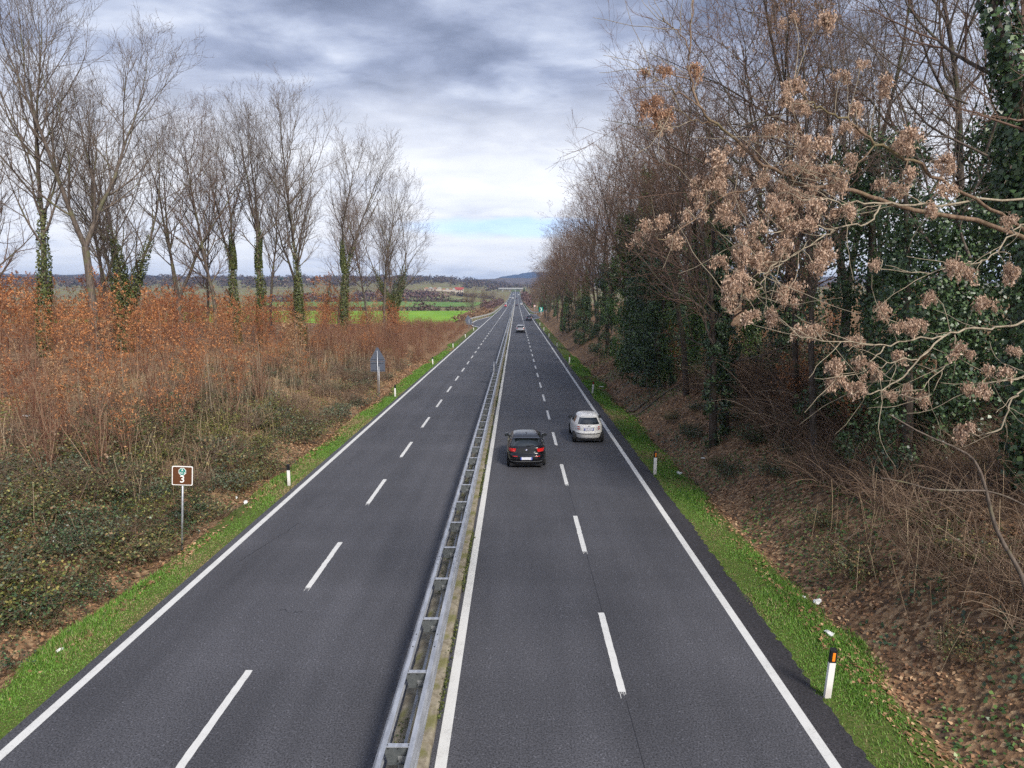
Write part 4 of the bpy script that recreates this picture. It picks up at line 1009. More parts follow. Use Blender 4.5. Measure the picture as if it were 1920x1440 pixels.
# orange and brown undergrowth trees glimpsed inside the wood
for i in range(26):
    x = wr.uniform(11.5, 30); y = wr.uniform(22, 75)
    if in_view(x, y): plant('sapling', SAP[i % 6], 'orange leaved sapling glimpsed between the trunks of the right wood', x, y, wr.uniform(0.5, 0.85), wr.uniform(0, 6), 'orange saplings inside the right hand wood', 'sapling')

# ------------------------------------------------------------------ seed cluster tree reaching in from the right
BRANCH = {
  'B1': [(8.46,11.85,9.31),(6.94,11.12,9.15),(5.74,10.49,9.04),(5.19,10.18,9.02),(4.48,9.87,8.99),(3.83,9.56,8.98)],
  'B2': [(8.29,11.8,8.89),(7.46,11.32,9.13),(6.41,10.85,9.45),(5.76,10.57,9.69),(5.13,10.29,9.86),(4.75,10.11,10.07),(4.32,9.92,10.19),(3.94,9.73,10.29),(3.68,9.65,10.47)],
  'B3': [(6.47,11.82,9.15),(5.62,11.53,9.33),(4.94,11.34,9.41),(4.48,11.13,9.4),(4.03,10.95,9.59),(3.69,10.87,9.71),(3.21,10.81,10.08),(2.82,10.75,10.42),(2.6,10.79,10.77),(2.55,10.76,11.29),(2.59,10.84,11.94),(2.57,10.89,12.33)],
  'B3a': [(2.82,10.75,10.42),(2.48,10.67,10.62),(2.18,10.58,10.71),(1.95,10.5,10.87),(1.72,10.53,11.08)],
  'B3b': [(2.6,10.81,10.89),(2.06,10.61,10.97),(1.84,10.51,10.99)],
  'B3c': [(3.01,10.83,10.24),(2.6,10.63,10.27),(2.28,10.54,10.4),(2.09,10.4,10.11)],
  'B3d': [(2.56,10.75,11.25),(2.41,10.79,11.54),(2.15,10.7,11.67),(2.13,10.72,11.77)],
  'B4': [(5.21,10.18,9.02),(5.0,10.04,8.74),(4.48,9.83,8.66),(4.01,9.59,8.41),(3.45,9.35,8.1),(3.09,9.22,7.94)],
  'B5': [(3.81,10.86,9.65),(3.47,10.51,9.28),(2.94,10.28,9.11),(2.54,10.03,8.8),(2.07,9.79,8.5),(1.8,9.69,8.54)],
  'B5a': [(3.24,10.39,9.19),(2.98,10.14,8.8),(2.87,10.11,8.57)],
  'B4a': [(4.33,9.72,8.61),(3.81,9.51,8.61),(3.41,9.4,8.56),(3.09,9.29,8.47),(2.95,9.27,8.3)],
  'B4b': [(3.59,9.36,8.18),(3.3,9.24,8.05),(3.16,9.1,7.81),(2.99,9.08,7.64),(2.75,9.08,7.67)],
  'B2a': [(5.13,10.29,9.86),(4.71,10.03,9.44),(4.41,9.9,9.24),(3.92,9.72,9.39)],
  'B2b': [(4.75,10.11,10.07),(4.32,9.88,9.83),(3.92,9.75,9.68),(3.48,9.67,9.87)],
  'B2c': [(5.76,10.57,9.69),(5.55,10.33,9.35),(5.27,10.21,9.25)],
  'B2d': [(6.41,10.85,9.45),(6.12,10.58,8.96),(6.12,10.46,8.83)],
  'B1a': [(6.09,10.7,9.08),(5.66,10.51,9.22),(5.34,10.42,9.32)],
  'B6': [(7.77,10.77,8.75),(7.35,10.45,8.67),(6.91,10.2,8.34),(6.53,9.98,8.18),(6.14,9.77,8.12),(5.47,9.45,8.01),(4.83,9.35,8.06)],
  'B7': [(8.22,11.09,7.33),(7.53,10.67,7.25),(6.79,10.26,7.21),(6.05,9.84,7.14),(5.51,9.5,6.84),(5.17,9.27,6.61),(4.76,9.14,6.44),(4.42,9.04,6.42)],
  'B7b': [(6.06,9.84,7.14),(5.51,9.64,7.12),(5.05,9.42,7.04),(4.58,9.22,7.08),(3.96,9.02,7.14),(3.64,8.93,7.18)],
  'B7c': [(5.0,9.42,7.04),(4.81,9.3,6.88),(4.61,9.18,6.76),(4.2,9.07,6.7)],
  'B7d': [(6.26,9.95,7.15),(6.19,9.72,6.93),(5.92,9.59,6.72),(5.64,9.46,6.55),(5.54,9.43,6.29)],
  'B7e': [(5.51,9.64,7.12),(5.28,9.55,7.23),(5.0,9.47,7.42)],
  'B7f': [(5.51,9.5,6.84),(5.22,9.4,6.85),(4.88,9.28,6.75),(4.84,9.26,6.59)],
  'B8': [(7.18,9.59,6.72),(6.96,9.48,6.64),(6.55,9.27,6.55),(6.26,9.18,6.66),(6.1,9.14,6.37)],
  'B8b': [(6.73,8.99,6.71),(6.52,8.87,6.57),(6.26,8.73,6.35),(6.13,8.69,6.0),(5.78,8.68,5.98)],
  'B9': [(9.57,12.46,2.2),(9.44,12.51,2.59),(9.01,12.6,3.34),(8.81,12.69,4.08),(8.59,12.65,4.54),(8.28,12.59,4.84),(7.39,12.43,5.22),(6.67,12.27,5.6)],
  'B9b': [(8.81,12.69,4.08),(7.62,12.3,4.21),(6.98,12.12,4.39),(6.41,11.93,4.53)],
  'B9c': [(9.67,12.86,3.75),(9.24,12.78,3.95),(8.81,12.69,4.08)],
}
CLUSTER = [(3.48,11.27,9.91),(2.83,9.98,9.5),(3.11,10.51,9.49),(2.77,10.14,9.22),(2.62,10.17,9.27),(2.58,10.13,9.06),(2.86,9.99,9.21),(3.05,10.21,8.9),(2.93,9.98,8.7),(3.45,10.94,9.01),(3.75,10.8,9.41),(3.54,10.5,9.28),(3.88,10.47,9.19),(3.5,9.69,8.94),(3.87,9.9,9.07),(4.35,10.58,9.12),(4.08,10.16,8.96),(4.03,9.56,8.84),(3.54,9.7,8.8),(3.16,9.29,8.54),(3.09,9.33,8.49),(3.16,9.86,8.39),(3.0,9.65,8.3),(2.93,9.15,8.15),(3.09,9.2,8.09),(3.31,9.39,8.16),(3.47,9.66,8.05),(3.48,9.27,8.21),(3.67,9.46,8.58),(3.59,9.61,8.58),(3.73,9.33,8.58),(3.64,9.44,8.77),(3.98,9.97,9.71),(4.18,10.33,9.56),(4.24,10.63,9.53),(4.49,10.88,9.52),(3.87,9.2,9.58),(4.71,10.59,9.33),(4.63,10.18,9.23),(4.47,9.6,9.48),(4.64,10.5,9.49),(4.84,10.3,9.95),(4.49,9.93,9.92),(3.63,9.9,9.93),(3.75,10.51,10.06),(3.83,9.74,10.15),(4.85,10.36,10.32),(4.52,9.96,8.79),(4.59,9.86,8.84),(4.33,9.91,8.36),(4.1,9.49,8.19),(3.88,9.22,8.02),(1.89,10.65,10.87),(2.02,10.64,10.5),(2.11,10.48,10.24),(1.82,10.34,10.31),(2.1,10.55,10.11),(1.99,10.05,10.74),(2.68,10.93,11.04),(3.75,10.0,11.38),(4.04,9.56,11.24),(4.52,9.99,10.64),(4.67,9.94,10.78),(5.25,10.39,10.51),(3.45,9.27,10.19),(3.67,9.59,10.4),(3.96,9.9,10.2),(3.78,10.36,9.99),(5.46,10.06,9.89),(5.59,10.38,9.8),(5.32,10.35,9.28),(5.63,10.34,9.39),(5.78,10.77,9.23),(6.32,10.53,9.65),(6.7,11.04,9.6),(6.05,10.36,8.92),(7.87,11.3,8.84),(6.69,10.92,9.25),(1.82,9.75,8.53),(1.95,9.5,8.66),(2.29,10.16,8.45),(2.43,10.15,8.79),(2.57,10.35,9.26),(7.22,10.39,8.02),(6.09,9.8,8.07),(4.85,9.46,8.07),(4.03,9.37,8.2),(3.15,9.11,8.09),(3.0,9.42,7.89),(2.65,8.83,7.71),(2.87,9.03,7.88),(2.99,9.06,7.71),(2.82,9.12,7.58),(3.52,9.31,7.71),(3.36,8.79,7.6),(2.98,8.71,7.43),(3.32,9.01,7.36),(3.78,9.27,7.17),(3.97,9.18,7.2),(4.56,9.29,7.02),(4.98,9.44,7.43),(5.19,9.54,7.21),(5.43,9.57,7.27),(5.31,9.59,6.83),(4.56,9.09,6.77),(4.23,9.13,6.71),(4.21,9.06,6.52),(4.9,9.34,6.58),(4.46,9.12,6.43),(5.32,9.7,6.23),(5.68,9.66,6.23),(5.94,10.04,7.6),(6.63,9.92,7.53),(6.24,9.14,6.68),(6.04,9.05,6.39),(5.93,8.92,5.94),(5.75,9.26,8.03),(7.24,10.4,8.02),(6.93,9.6,6.89),(6.1,9.48,6.9)]

def resample(pts, n):
    P = np.array(pts, float); P = np.concatenate([2 * P[:1] - P[1:2], P, 2 * P[-1:] - P[-2:-1]])
    out = []
    m = len(P) - 3
    for t in np.linspace(0, m - 1e-6, n):
        i = int(t); u = t - i; p0, p1, p2, p3 = P[i:i + 4]
        out.append(0.5 * (2 * p1 + (p2 - p0) * u + (2 * p0 - 5 * p1 + 4 * p2 - p3) * u * u + (3 * p1 - p0 - 3 * p2 + p3) * u ** 3))
    return np.array(out)
def panicle(seed, n=250, rust=False):
    """drooping strands of winged seeds hanging from one stalk end"""
    r = np.random.default_rng(seed); K = int(r.integers(3, 6)); C = []
    for k in range(K):
        a = r.uniform(0, 6.283); L = r.uniform(0.11, 0.24); m = n // K
        t = r.uniform(0, 1, m) ** 0.8; out = r.uniform(0.05, 0.12)
        x = np.cos(a) * out * np.sin(t * 1.4); y = np.sin(a) * out * np.sin(t * 1.4); z = 0.05 * np.sin(t * 2.2) - L * t ** 1.5
        w = 0.012 + 0.026 * np.sin(np.clip(t, 0.05, 0.95) * math.pi)
        C.append(np.stack([x, y, z], 1) + r.normal(size=(m, 3)) * w[:, None])
    C = np.concatenate(C); Nn = unit(r.normal(size=C.shape) * [1, 1, 0.5])
    return mesh_arrays('seed_cluster', *leaves(C, Nn, r.uniform(0.034, 0.06, len(C)), r, 0.42, 0.1, None, 0.2, 1.6), 'samara_rust' if rust else 'samara')
PAN = [panicle(200 + i) for i in range(8)]
PANR = [panicle(220 + i, 230, True) for i in range(3)]
def thick(name):
    return {'B1': (0.024, 0.009), 'B2': (0.034, 0.009), 'B3': (0.042, 0.008), 'B4': (0.013, 0.005), 'B5': (0.016, 0.005), 'B6': (0.014, 0.005), 'B7': (0.021, 0.007), 'B8': (0.014, 0.006), 'B8b': (0.018, 0.006), 'B7b': (0.013, 0.005)}.get(name, (0.010, 0.004))
tw_r = np.random.default_rng(17)
TRUNK = (10.2, 12.6)
seed_tree = thing('seed_cluster_tree', 'tree reaching in from the right with pale branches and hanging tan seed clusters', 'tree', (TRUNK[0], TRUNK[1], T1(*TRUNK) - 0.1))
base = np.array(seed_tree.location)
tp = resample([(0, 0, 0), (-0.1, 0.05, 2.5), (-0.3, 0, 5.0), (-0.5, -0.2, 7.4), (-0.6, -0.3, 9.5), (-0.4, -0.2, 12), (0.1, 0, 14)], 22)[None]
ob('trunk', mesh_arrays('trunk', *tubes(tp, rad(np.array([0.17]), 22, 0.4), 10), 'bark', True), seed_tree)
allP = []
for nm, pts in BRANCH.items():
    if nm.startswith('B9'): continue
    p = [np.array(q) - base for q in pts]
    if nm in ('B1', 'B2', 'B6', 'B7', 'B8', 'B8b', 'B3'):
        z = max(1.2, p[0][2] - 1.4); j = int(np.clip(np.searchsorted(tp[0, :, 2], z), 0, 21)); p = [tp[0, j], (tp[0, j] + p[0]) / 2 + np.array([0, 0, 0.1])] + p
    n = max(8, 4 * len(p)); P = resample(p, n)
    P[2:-1] += tw_r.normal(size=(n - 3, 3)) * 0.018
    r0, r1 = thick(nm); Rr = np.linspace(r0, r1, n)
    ob('branch', mesh_arrays('branch', *tubes(P[None], Rr[None], 7), 'bark_pale' if nm[:2] in ('B4', 'B6', 'B7', 'B8', 'B1') else 'bark_warm', True), seed_tree)
    allP.append(P)
AP = np.concatenate(allP)
stk = []
for i, c in enumerate(CLUSTER):
    c = np.array(c) - base
    j = np.argmin(((AP - c) ** 2).sum(1)); a = AP[j]
    top = c + np.array([0, 0, 0.10]); mid = (a + top) / 2 + np.array([0, 0, 0.08]) + tw_r.normal(size=3) * 0.05
    stk.append(resample([a, mid, top, c - np.array([0, 0, 0.05])], 7))
    for q in range(2 if i % 3 else 3):
        high = c[2] + base[2] > 10.2 and c[0] + base[0] < 3.4
        o = ob('seed_cluster', PANR[(i + q) % 3] if high else PAN[(i + 3 * q) % 8], seed_tree, tuple(c + np.array([0, 0, 0.08]) + tw_r.normal(size=3) * np.array([0.11, 0.10, 0.05]) * (q > 0)), (tw_r.normal() * 0.25, tw_r.normal() * 0.25, tw_r.uniform(0, 6.28)), tw_r.uniform(0.5, 1.1)); o['kind'] = 'stuff'
stk = np.array(stk)
ob('stalks', mesh_arrays('stalks', *tubes(stk, np.tile(np.linspace(0.007, 0.004, 7), (len(stk), 1)), 4), 'bark_pale', True), seed_tree)['kind'] = 'stuff'
# free twigs springing from its branches
big = [P for P in allP if len(P) >= 16]
tl = []
for P in big:
    pos, d, t, r = spawn(P[None], np.full((1, len(P)), 0.01), 7, 0.3, 0.98, 0.7, 0.25, tw_r)
    tl.append(grow(pos, d, tw_r.uniform(0.4, 1.3, len(pos)), 7, 0.14, 0.03, tw_r))
tl = np.concatenate(tl)
ob('twigs', mesh_arrays('twigs', *tubes(tl, rad(np.full(len(tl), 0.006), 7, 0.5), 4), 'bark_pale', True), seed_tree)['kind'] = 'stuff'
# arching shrub below it
sh = thing('arching_shrub', 'bare shrub arching out of the brambles below the seed cluster tree', 'shrub', tuple(BRANCH['B9'][0]))
b9 = np.array(BRANCH['B9'][0])
for nm, r0, r1 in (('B9', 0.045, 0.012), ('B9b', 0.02, 0.007), ('B9c', 0.022, 0.014)):
    p = resample([np.array(q) - b9 for q in BRANCH[nm]], 18)
    ob('branch', mesh_arrays('branch', *tubes(p[None], np.linspace(r0, r1, 18)[None], 6), 'bark', True), sh)
# ------------------------------------------------------------------ thickets and undergrowth
def dry_mound(seed, n=420, Rr=1.5, H=1.1, matn='stem_dry', leafn=0, lm='leaf_brown'):
    r = np.random.default_rng(seed)
    a = r.uniform(0, 6.283, n); q = np.sqrt(r.uniform(0, 1, n)) * Rr
    S = np.stack([np.cos(a) * q, np.sin(a) * q, np.zeros(n)], 1); dd = r.uniform(0, 6.283, n)
    D = np.stack([np.cos(dd) * 0.7, np.sin(dd) * 0.7, r.uniform(0.5, 1.6, n)], 1)
    P = grow(S, D, r.uniform(0.6, 1.7, n) * H, 6, 0.12, -0.16, r)
    P[:, :, 2] = np.maximum(P[:, :, 2], 0.02)
    kit = {'stems': mesh_arrays('stems', *tubes(P, rad(r.uniform(0.004, 0.010, n), 6, 0.5), 3), matn, True)}
    if leafn:
        i = r.integers(0, n, leafn); j = r.integers(1, 6, leafn); C = P[i, j] + r.normal(size=(leafn, 3)) * 0.06
        kit['leaves'] = mesh_arrays('leaves', *leaves(C, np.tile([0, 0, 1.0], (leafn, 1)), r.uniform(0.06, 0.13, leafn), r, 0.75, 0.1, None, 0.6), lm)
    return kit
DM_ = [dry_mound(400 + i) for i in range(3)]
BR = [dry_mound(410 + i, 150, 1.3, 0.85, 'stem_dry', 1700, m) for i, m in enumerate(('bramble', 'bramble', 'bramble_teal', 'bramble_lime', 'ivy'))]
ur = np.random.default_rng(55)
def scatter_bush(kits, x0, x1, y0, y1, cnt, dm, name, cat, lab, grp, s0, s1, cond=lambda x, y: True):
    got = []
    for _ in range(cnt * 60):
        if len(got) >= cnt: break
        x = ur.uniform(x0, x1); y = y0 + (y1 - y0) * ur.uniform() ** 1.3
        if not in_view(x, y, 1.1) or not cond(x, y) or any((x - a) ** 2 + (y - b) ** 2 < dm * dm for a, b in got): continue
        got.append((x, y)); sz = ur.uniform(s0, s1); f = (sz - s0) / (s1 - s0)
        plant(name, kits[ur.integers(0, len(kits))], ('' if lab.startswith('tall') else 'small ' if f < 0.33 else 'large ' if f > 0.67 else 'mid-sized ') + lab + ', ' + (spot_left(x, y) if x < 0 else spot_right(x, y)), x, y, sz, ur.uniform(0, 6.28), grp, cat, dz=-0.08)
scatter_bush([BR[0], BR[1], BR[0], BR[2]], -17.5, -11.2, 14, 36, 62, 1.0, 'bramble_bush', 'bush', 'dull green bramble mound', 'bramble mounds on the left bank', 0.45, 1.15)
scatter_bush([BR[3]], -17, -11.2, 12.5, 40, 30, 1.3, 'bramble_bush', 'bush', 'yellowish green bramble mound', 'yellow green bramble mounds on the left bank', 0.5, 0.85)
scatter_bush([BR[4]], -14.5, -11.1, 12, 24, 14, 1.2, 'bramble_bush', 'bush', 'dark glossy bramble mound', 'dark glossy bramble mounds near the left verge', 0.55, 0.85)
scatter_bush([BR[0], BR[2]], -18, -11.2, 36, 66, 30, 1.9, 'bramble_bush', 'bush', 'dull green bramble mound', 'far bramble mounds on the left bank', 0.5, 0.95)
scatter_bush(DM_, -20, -12.0, 20, 70, 85, 1.25, 'dry_thicket', 'bush', 'dry brown twig tangle', 'dry twig tangles on the left bank', 0.5, 0.9)
scatter_bush(DM_, 9.8, 17, 11, 48, 70, 1.15, 'dry_thicket', 'bush', 'dry brown twig thicket', 'dry twig thickets on the right bank', 0.6, 1.25, lambda x, y: x > 10.0 + 0.055 * (y - 11))
scatter_bush([BR[4], BR[0]], 8.6, 14, 9.5, 45, 26, 1.4, 'bramble_bush', 'bush', 'dark green bramble mound', 'green mounds on the right bank', 0.4, 0.8)
# the big brown twig curtain between trunks
scatter_bush(DM_, 12.2, 14.5, 27, 40, 6, 1.4, 'dry_thicket', 'bush', 'tall brown twig curtain', 'tall twig curtains on the right bank', 1.5, 2.4)

def cover(name, label, side, d0, d1, y0, y1, n, specs, seed, hmax=0.35):
    """ground cover nobody could count: leaves lying or growing on the bank"""
    r = np.random.default_rng(seed)
    d = r.uniform(d0, d1, n); u = r.uniform(0, 1, n); y = y0 + (y1 - y0) * u ** 1.6
    x = (-9.0 - d) if side < 0 else (5.9 + d)
    keep = np.abs(x) < 0.82 * (y + 1.5); x, y, d = x[keep], y[keep], d[keep]
    z = terrain(x, y); e = 0.15
    nx = -(terrain(x + e, y) - z) / e; ny = -(terrain(x, y + e) - z) / e
    Nn = unit(np.stack([nx, ny, np.ones_like(nx)], 1))
    dens = wob(x * 1.7 + 3, y * 1.7) ; which = np.zeros(len(x), int)
    w2 = wob(x * 2.6 - 7, y * 2.2 + 5); rnd = r.uniform(0, 1, len(x))
    for i, f in enumerate(specs): which = np.where(f[1](d, dens, w2, rnd, y), i, which)
    drift = wob(x * 2.9 + 1, y * 2.9 - 3) + r.normal(size=len(x)) * 0.35
    which = np.where((which == 0) & (drift < -0.35), -1, which)
    Vs = []; mi = []
    for i, f in enumerate(specs):
        s = which == i
        if not s.any(): continue
        k = s.sum(); hh = f[3] * r.uniform(0, 1, k) ** 1.5 * np.clip(0.5 + w2[s], 0.1, 1.5)
        C = np.stack([x[s], y[s], z[s] + 0.015 + hh], 1)
        Vs.append(leaves(C, Nn[s], r.uniform(f[2][0], f[2][1], k) * (1 + 0.010 * y[s]), r, f[4], 0.14, None, f[5])); mi += [i] * k
    V, F = join(Vs)
    tag(ob(name, mesh_arrays(name, V, F, [f[0] for f in specs], False, mi)), label, kind='stuff')
cover('leaf_litter', 'fallen brown leaves and low ivy covering the right bank', 1, 0.9, 16, 7, 80, 80000, [
    ('leaf_litter', lambda d, a, b, q, y: q < 2, (0.05, 0.12), 0.03, 0.6, 0.35),
    ('ivy', lambda d, a, b, q, y: (b > 0.35) & (d > 1.9) & (q < 0.8), (0.05, 0.10), 0.18, 0.85, 0.5),
    ('ivy_bright', lambda d, a, b, q, y: (a > 0.05) & (np.abs(d - 3.1) < 1.5) & (q < 0.75), (0.05, 0.09), 0.14, 0.85, 0.5)], 61)
cover('leaf_litter', 'fallen leaves and creeping brambles covering the left bank', -1, 0.75, 14, 9, 85, 90000, [
    ('leaf_litter', lambda d, a, b, q, y: q < 2, (0.05, 0.12), 0.03, 0.6, 0.35),
    ('bramble', lambda d, a, b, q, y: (b > 0.0) & (d > 1.6) & (q < 0.6) & (y < 45 + 20 * a), (0.05, 0.10), 0.35, 0.75, 0.6),
    ('bramble_lime', lambda d, a, b, q, y: (a > 0.55) & (d > 1.9) & (q < 0.5), (0.05, 0.09), 0.30, 0.75, 0.6),
    ('bramble_teal', lambda d, a, b, q, y: (a < -0.35) & (d > 2.4) & (q < 0.65), (0.05, 0.09), 0.4, 0.75, 0.6),
    ('grass_dry', lambda d, a, b, q, y: (b < -0.2) & (d > 2.2) & (q < 0.7) & (y > 22), (0.10, 0.28), 0.25, 0.12, 0.9)], 62)
def grass(name, label, side, d0, d1, y0, y1, n, seed, extra=0.0):
    r = np.random.default_rng(seed)
    y = y0 + (y1 - y0) * r.uniform(0, 1, n) ** 2.0; d = r.uniform(d0, d1 + 0.5, n)
    x = (-9.0 - d) if side < 0 else (5.9 + d)
    edge = d1 - 0.05 + 0.42 * wob(x * 0, y * 1.4) + r.normal(size=n) * 0.12
    patch = wob(x * 2.3, y * 2.3); ok = (d < edge) & (r.uniform(0, 1, n) < np.clip(1.05 + 0.55 * patch, 0.22, 1)) & (np.abs(x) < 0.82 * (y + 1.5)) & (d > d0 + 0.03 * wob(x * 0, y * 4) + np.abs(r.normal(size=n)) * 0.06)
    x, y, d = x[ok], y[ok], d[ok]; m = len(x); z = terrain(x, y) - 0.005
    a = r.uniform(0, 6.283, m); h = r.uniform(0.03, 0.085, m) * (1 + 0.012 * y) * np.clip(0.75 + 0.5 * wob(x * 3.1, y * 2.7 + 4), 0.45, 1.7) * np.clip(0.45 + d * 0.8, 0.45, 1.2); w = 0.007 * (1 + 0.045 * y)
    B = np.stack([x, y, z], 1); s = np.stack([np.cos(a), np.sin(a), 0 * a], 1) * w[:, None]
    tip = B + np.stack([np.sin(a) * 0.5 + r.normal(size=m) * 0.3, -np.cos(a) * 0.5 + r.normal(size=m) * 0.3, np.ones(m)], 1) * h[:, None]
    V = np.stack([B - s, B + s, tip], 1).reshape(-1, 3); F = np.arange(3 * m).reshape(m, 3)
    dry = wob(x * 2.0 + 11, y * 1.6) + 0.5 * (d < 0.25) + r.normal(size=m) * 0.45; pick = np.where(dry > 1.1, 1, 0)
    tag(ob(name, mesh_arrays(name, V, F, ['grass', 'grass_dry', 'leaf_litter'], False, pick)), label, kind='stuff')
grass('grass', 'short green grass verge along the right shoulder', 1, -0.07, 1.45, 5.5, 90, 210000, 71)
grass('grass', 'short green grass verge along the left edge line', -1, -0.05, 1.2, 7, 110, 200000, 72)
def stalks(name, label, side, n, seed):
    r = np.random.default_rng(seed); y = 13 + 62 * r.uniform(0, 1, n) ** 1.3; d = r.uniform(2.6, 13, n); x = (-9 - d) if side < 0 else (5.9 + d)
    k = (wob(x * 1.3 + 2, y * 1.1) + r.normal(size=n) * 0.3 > 0.1) & (np.abs(x) < 0.82 * (y + 1.5)); x, y = x[k], y[k]; m = len(x)
    P = grow(np.stack([x, y, terrain(x, y) - 0.03], 1), np.stack([r.normal(size=m) * 0.13, r.normal(size=m) * 0.13, np.ones(m)], 1), r.uniform(0.4, 1.7, m), 4, 0.07, 0.0, r)
    tag(ob(name, mesh_arrays(name, *tubes(P, rad(r.uniform(0.004, 0.009, m) * (1 + 0.01 * y), 4, 0.5), 3), 'stalk', True)), label, kind='stuff')
M['stalk'] = leaf_mat('stalk', [(0, (0.20, 0.13, 0.085)), (0.5, (0.36, 0.26, 0.165)), (1, (0.55, 0.44, 0.30))], 0.85, 0.1, 0)
stalks('dry_stalks', 'dry straw coloured stalks standing on the left bank', -1, 5200, 91)
stalks('dry_stalks', 'dry stalks and bare shoots standing on the right bank', 1, 1400, 92)
# weeds on the median kerb
def weeds():
    r = np.random.default_rng(73); Vs = []
    y = r.uniform(3, 130, 14000) ; keep = wob(y * 0, y * 3.1) + r.normal(size=len(y)) * 0.2 > 0.05; y = y[keep]
    x = -1.405 + r.normal(size=len(y)) * 0.028; z = 0.02 + np.abs(r.normal(size=len(y))) * 0.05
    C = np.stack([x, y, z], 1); Vs.append(leaves(C, np.tile([0.3, 0, 1.0], (len(y), 1)), r.uniform(0.025, 0.06, len(y)) * (1 + 0.015 * y), r, 0.7, 0.1, None, 0.6))
    y2 = r.uniform(3, 60, 2600); x2 = -2.0 + r.normal(size=len(y2)) * 0.05; C = np.stack([x2, y2, 0.125 + np.abs(r.normal(size=len(y2))) * 0.03], 1)
    k = wob(y2 * 0 + 9, y2 * 2.0) > 0.3; C = C[k]
    Vs.append(leaves(C, np.tile([0, 0, 1.0], (len(C), 1)), r.uniform(0.03, 0.06, len(C)), r, 0.7, 0.1, None, 0.6))
    tag(ob('weeds', mesh_arrays('weeds', *join(Vs), 'ivy_olive')), 'moss and small weeds growing along the median kerb', kind='stuff')
weeds()
# fallen logs
for i, (x, y, rz, L, lab) in enumerate([(9.6, 45.5, 0.5, 5.2, 'thin fallen log lying down the right bank'), (9.2, 47.0, 0.62, 4.6, 'second fallen log beside it on the right bank'), (-18.5, 26.5, 0.15, 2.4, 'pale fallen stick lying among the left clumps'), (-12.6, 15.6, 0.9, 1.1, 'short pale stick on the left brambles')]):
    r = np.random.default_rng(i)
    P = np.zeros((1, 8, 3)); t = np.linspace(-0.5, 0.5, 8) * L; xx = x + np.cos(rz) * t; yy = y + np.sin(rz) * t
    P[0] = np.stack([xx - x, yy - y, terrain(xx, yy) - T1(x, y) + 0.10], 1)
    tag(ob('fallen_log', mesh_arrays('fallen_log', *tubes(P, rad(np.array([0.07 if L > 3 else 0.03]), 8, 0.5), 7), 'bark' if L > 3 else 'bark_pale', True), None, (x, y, T1(x, y))), lab, 'log')
# ------------------------------------------------------------------ cars
def paintm(name, c, metal=0.0, rough=0.32, coat=0.5): return mat(name, c, rough, metal, 0.5, coat)
M['car_black'] = paintm('car_black', (0.004, 0.004, 0.006), 0.0, 0.25, 0.3)
M['car_white'] = paintm('car_white', (0.74, 0.73, 0.70))
M['car_silver'] = paintm('car_silver', (0.42, 0.42, 0.44), 0.4)
M['car_grey'] = paintm('car_grey', (0.045, 0.048, 0.065), 0.3)
M['car_red'] = paintm('car_red', (0.45, 0.03, 0.03))
M['car_glass'] = mat('car_glass', (0.012, 0.016, 0.018), 0.06, 0.0, 0.8, 0.6)
M['rubber'] = mat('rubber', (0.014, 0.014, 0.015), 0.85)
M['alloy'] = mat('alloy', (0.30, 0.31, 0.33), 0.35, 0.8)
M['lamp_red'] = mat('lamp_red', (0.52, 0.012, 0.012), 0.15, 0, 0.6, 0.6)
M['lamp_clear'] = mat('lamp_clear', (0.7, 0.72, 0.74), 0.12, 0.2, 0.6, 0.6)
M['plate_white'] = mat('plate_white', (0.62, 0.63, 0.70), 0.5)
M['plate_blue'] = mat('plate_blue', (0.05, 0.09, 0.45), 0.5)
M['chrome'] = mat('chrome', (0.6, 0.6, 0.62), 0.12, 1.0)
M['roof_red'] = mat('roof_red', (0.30, 0.06, 0.05), 0.8)
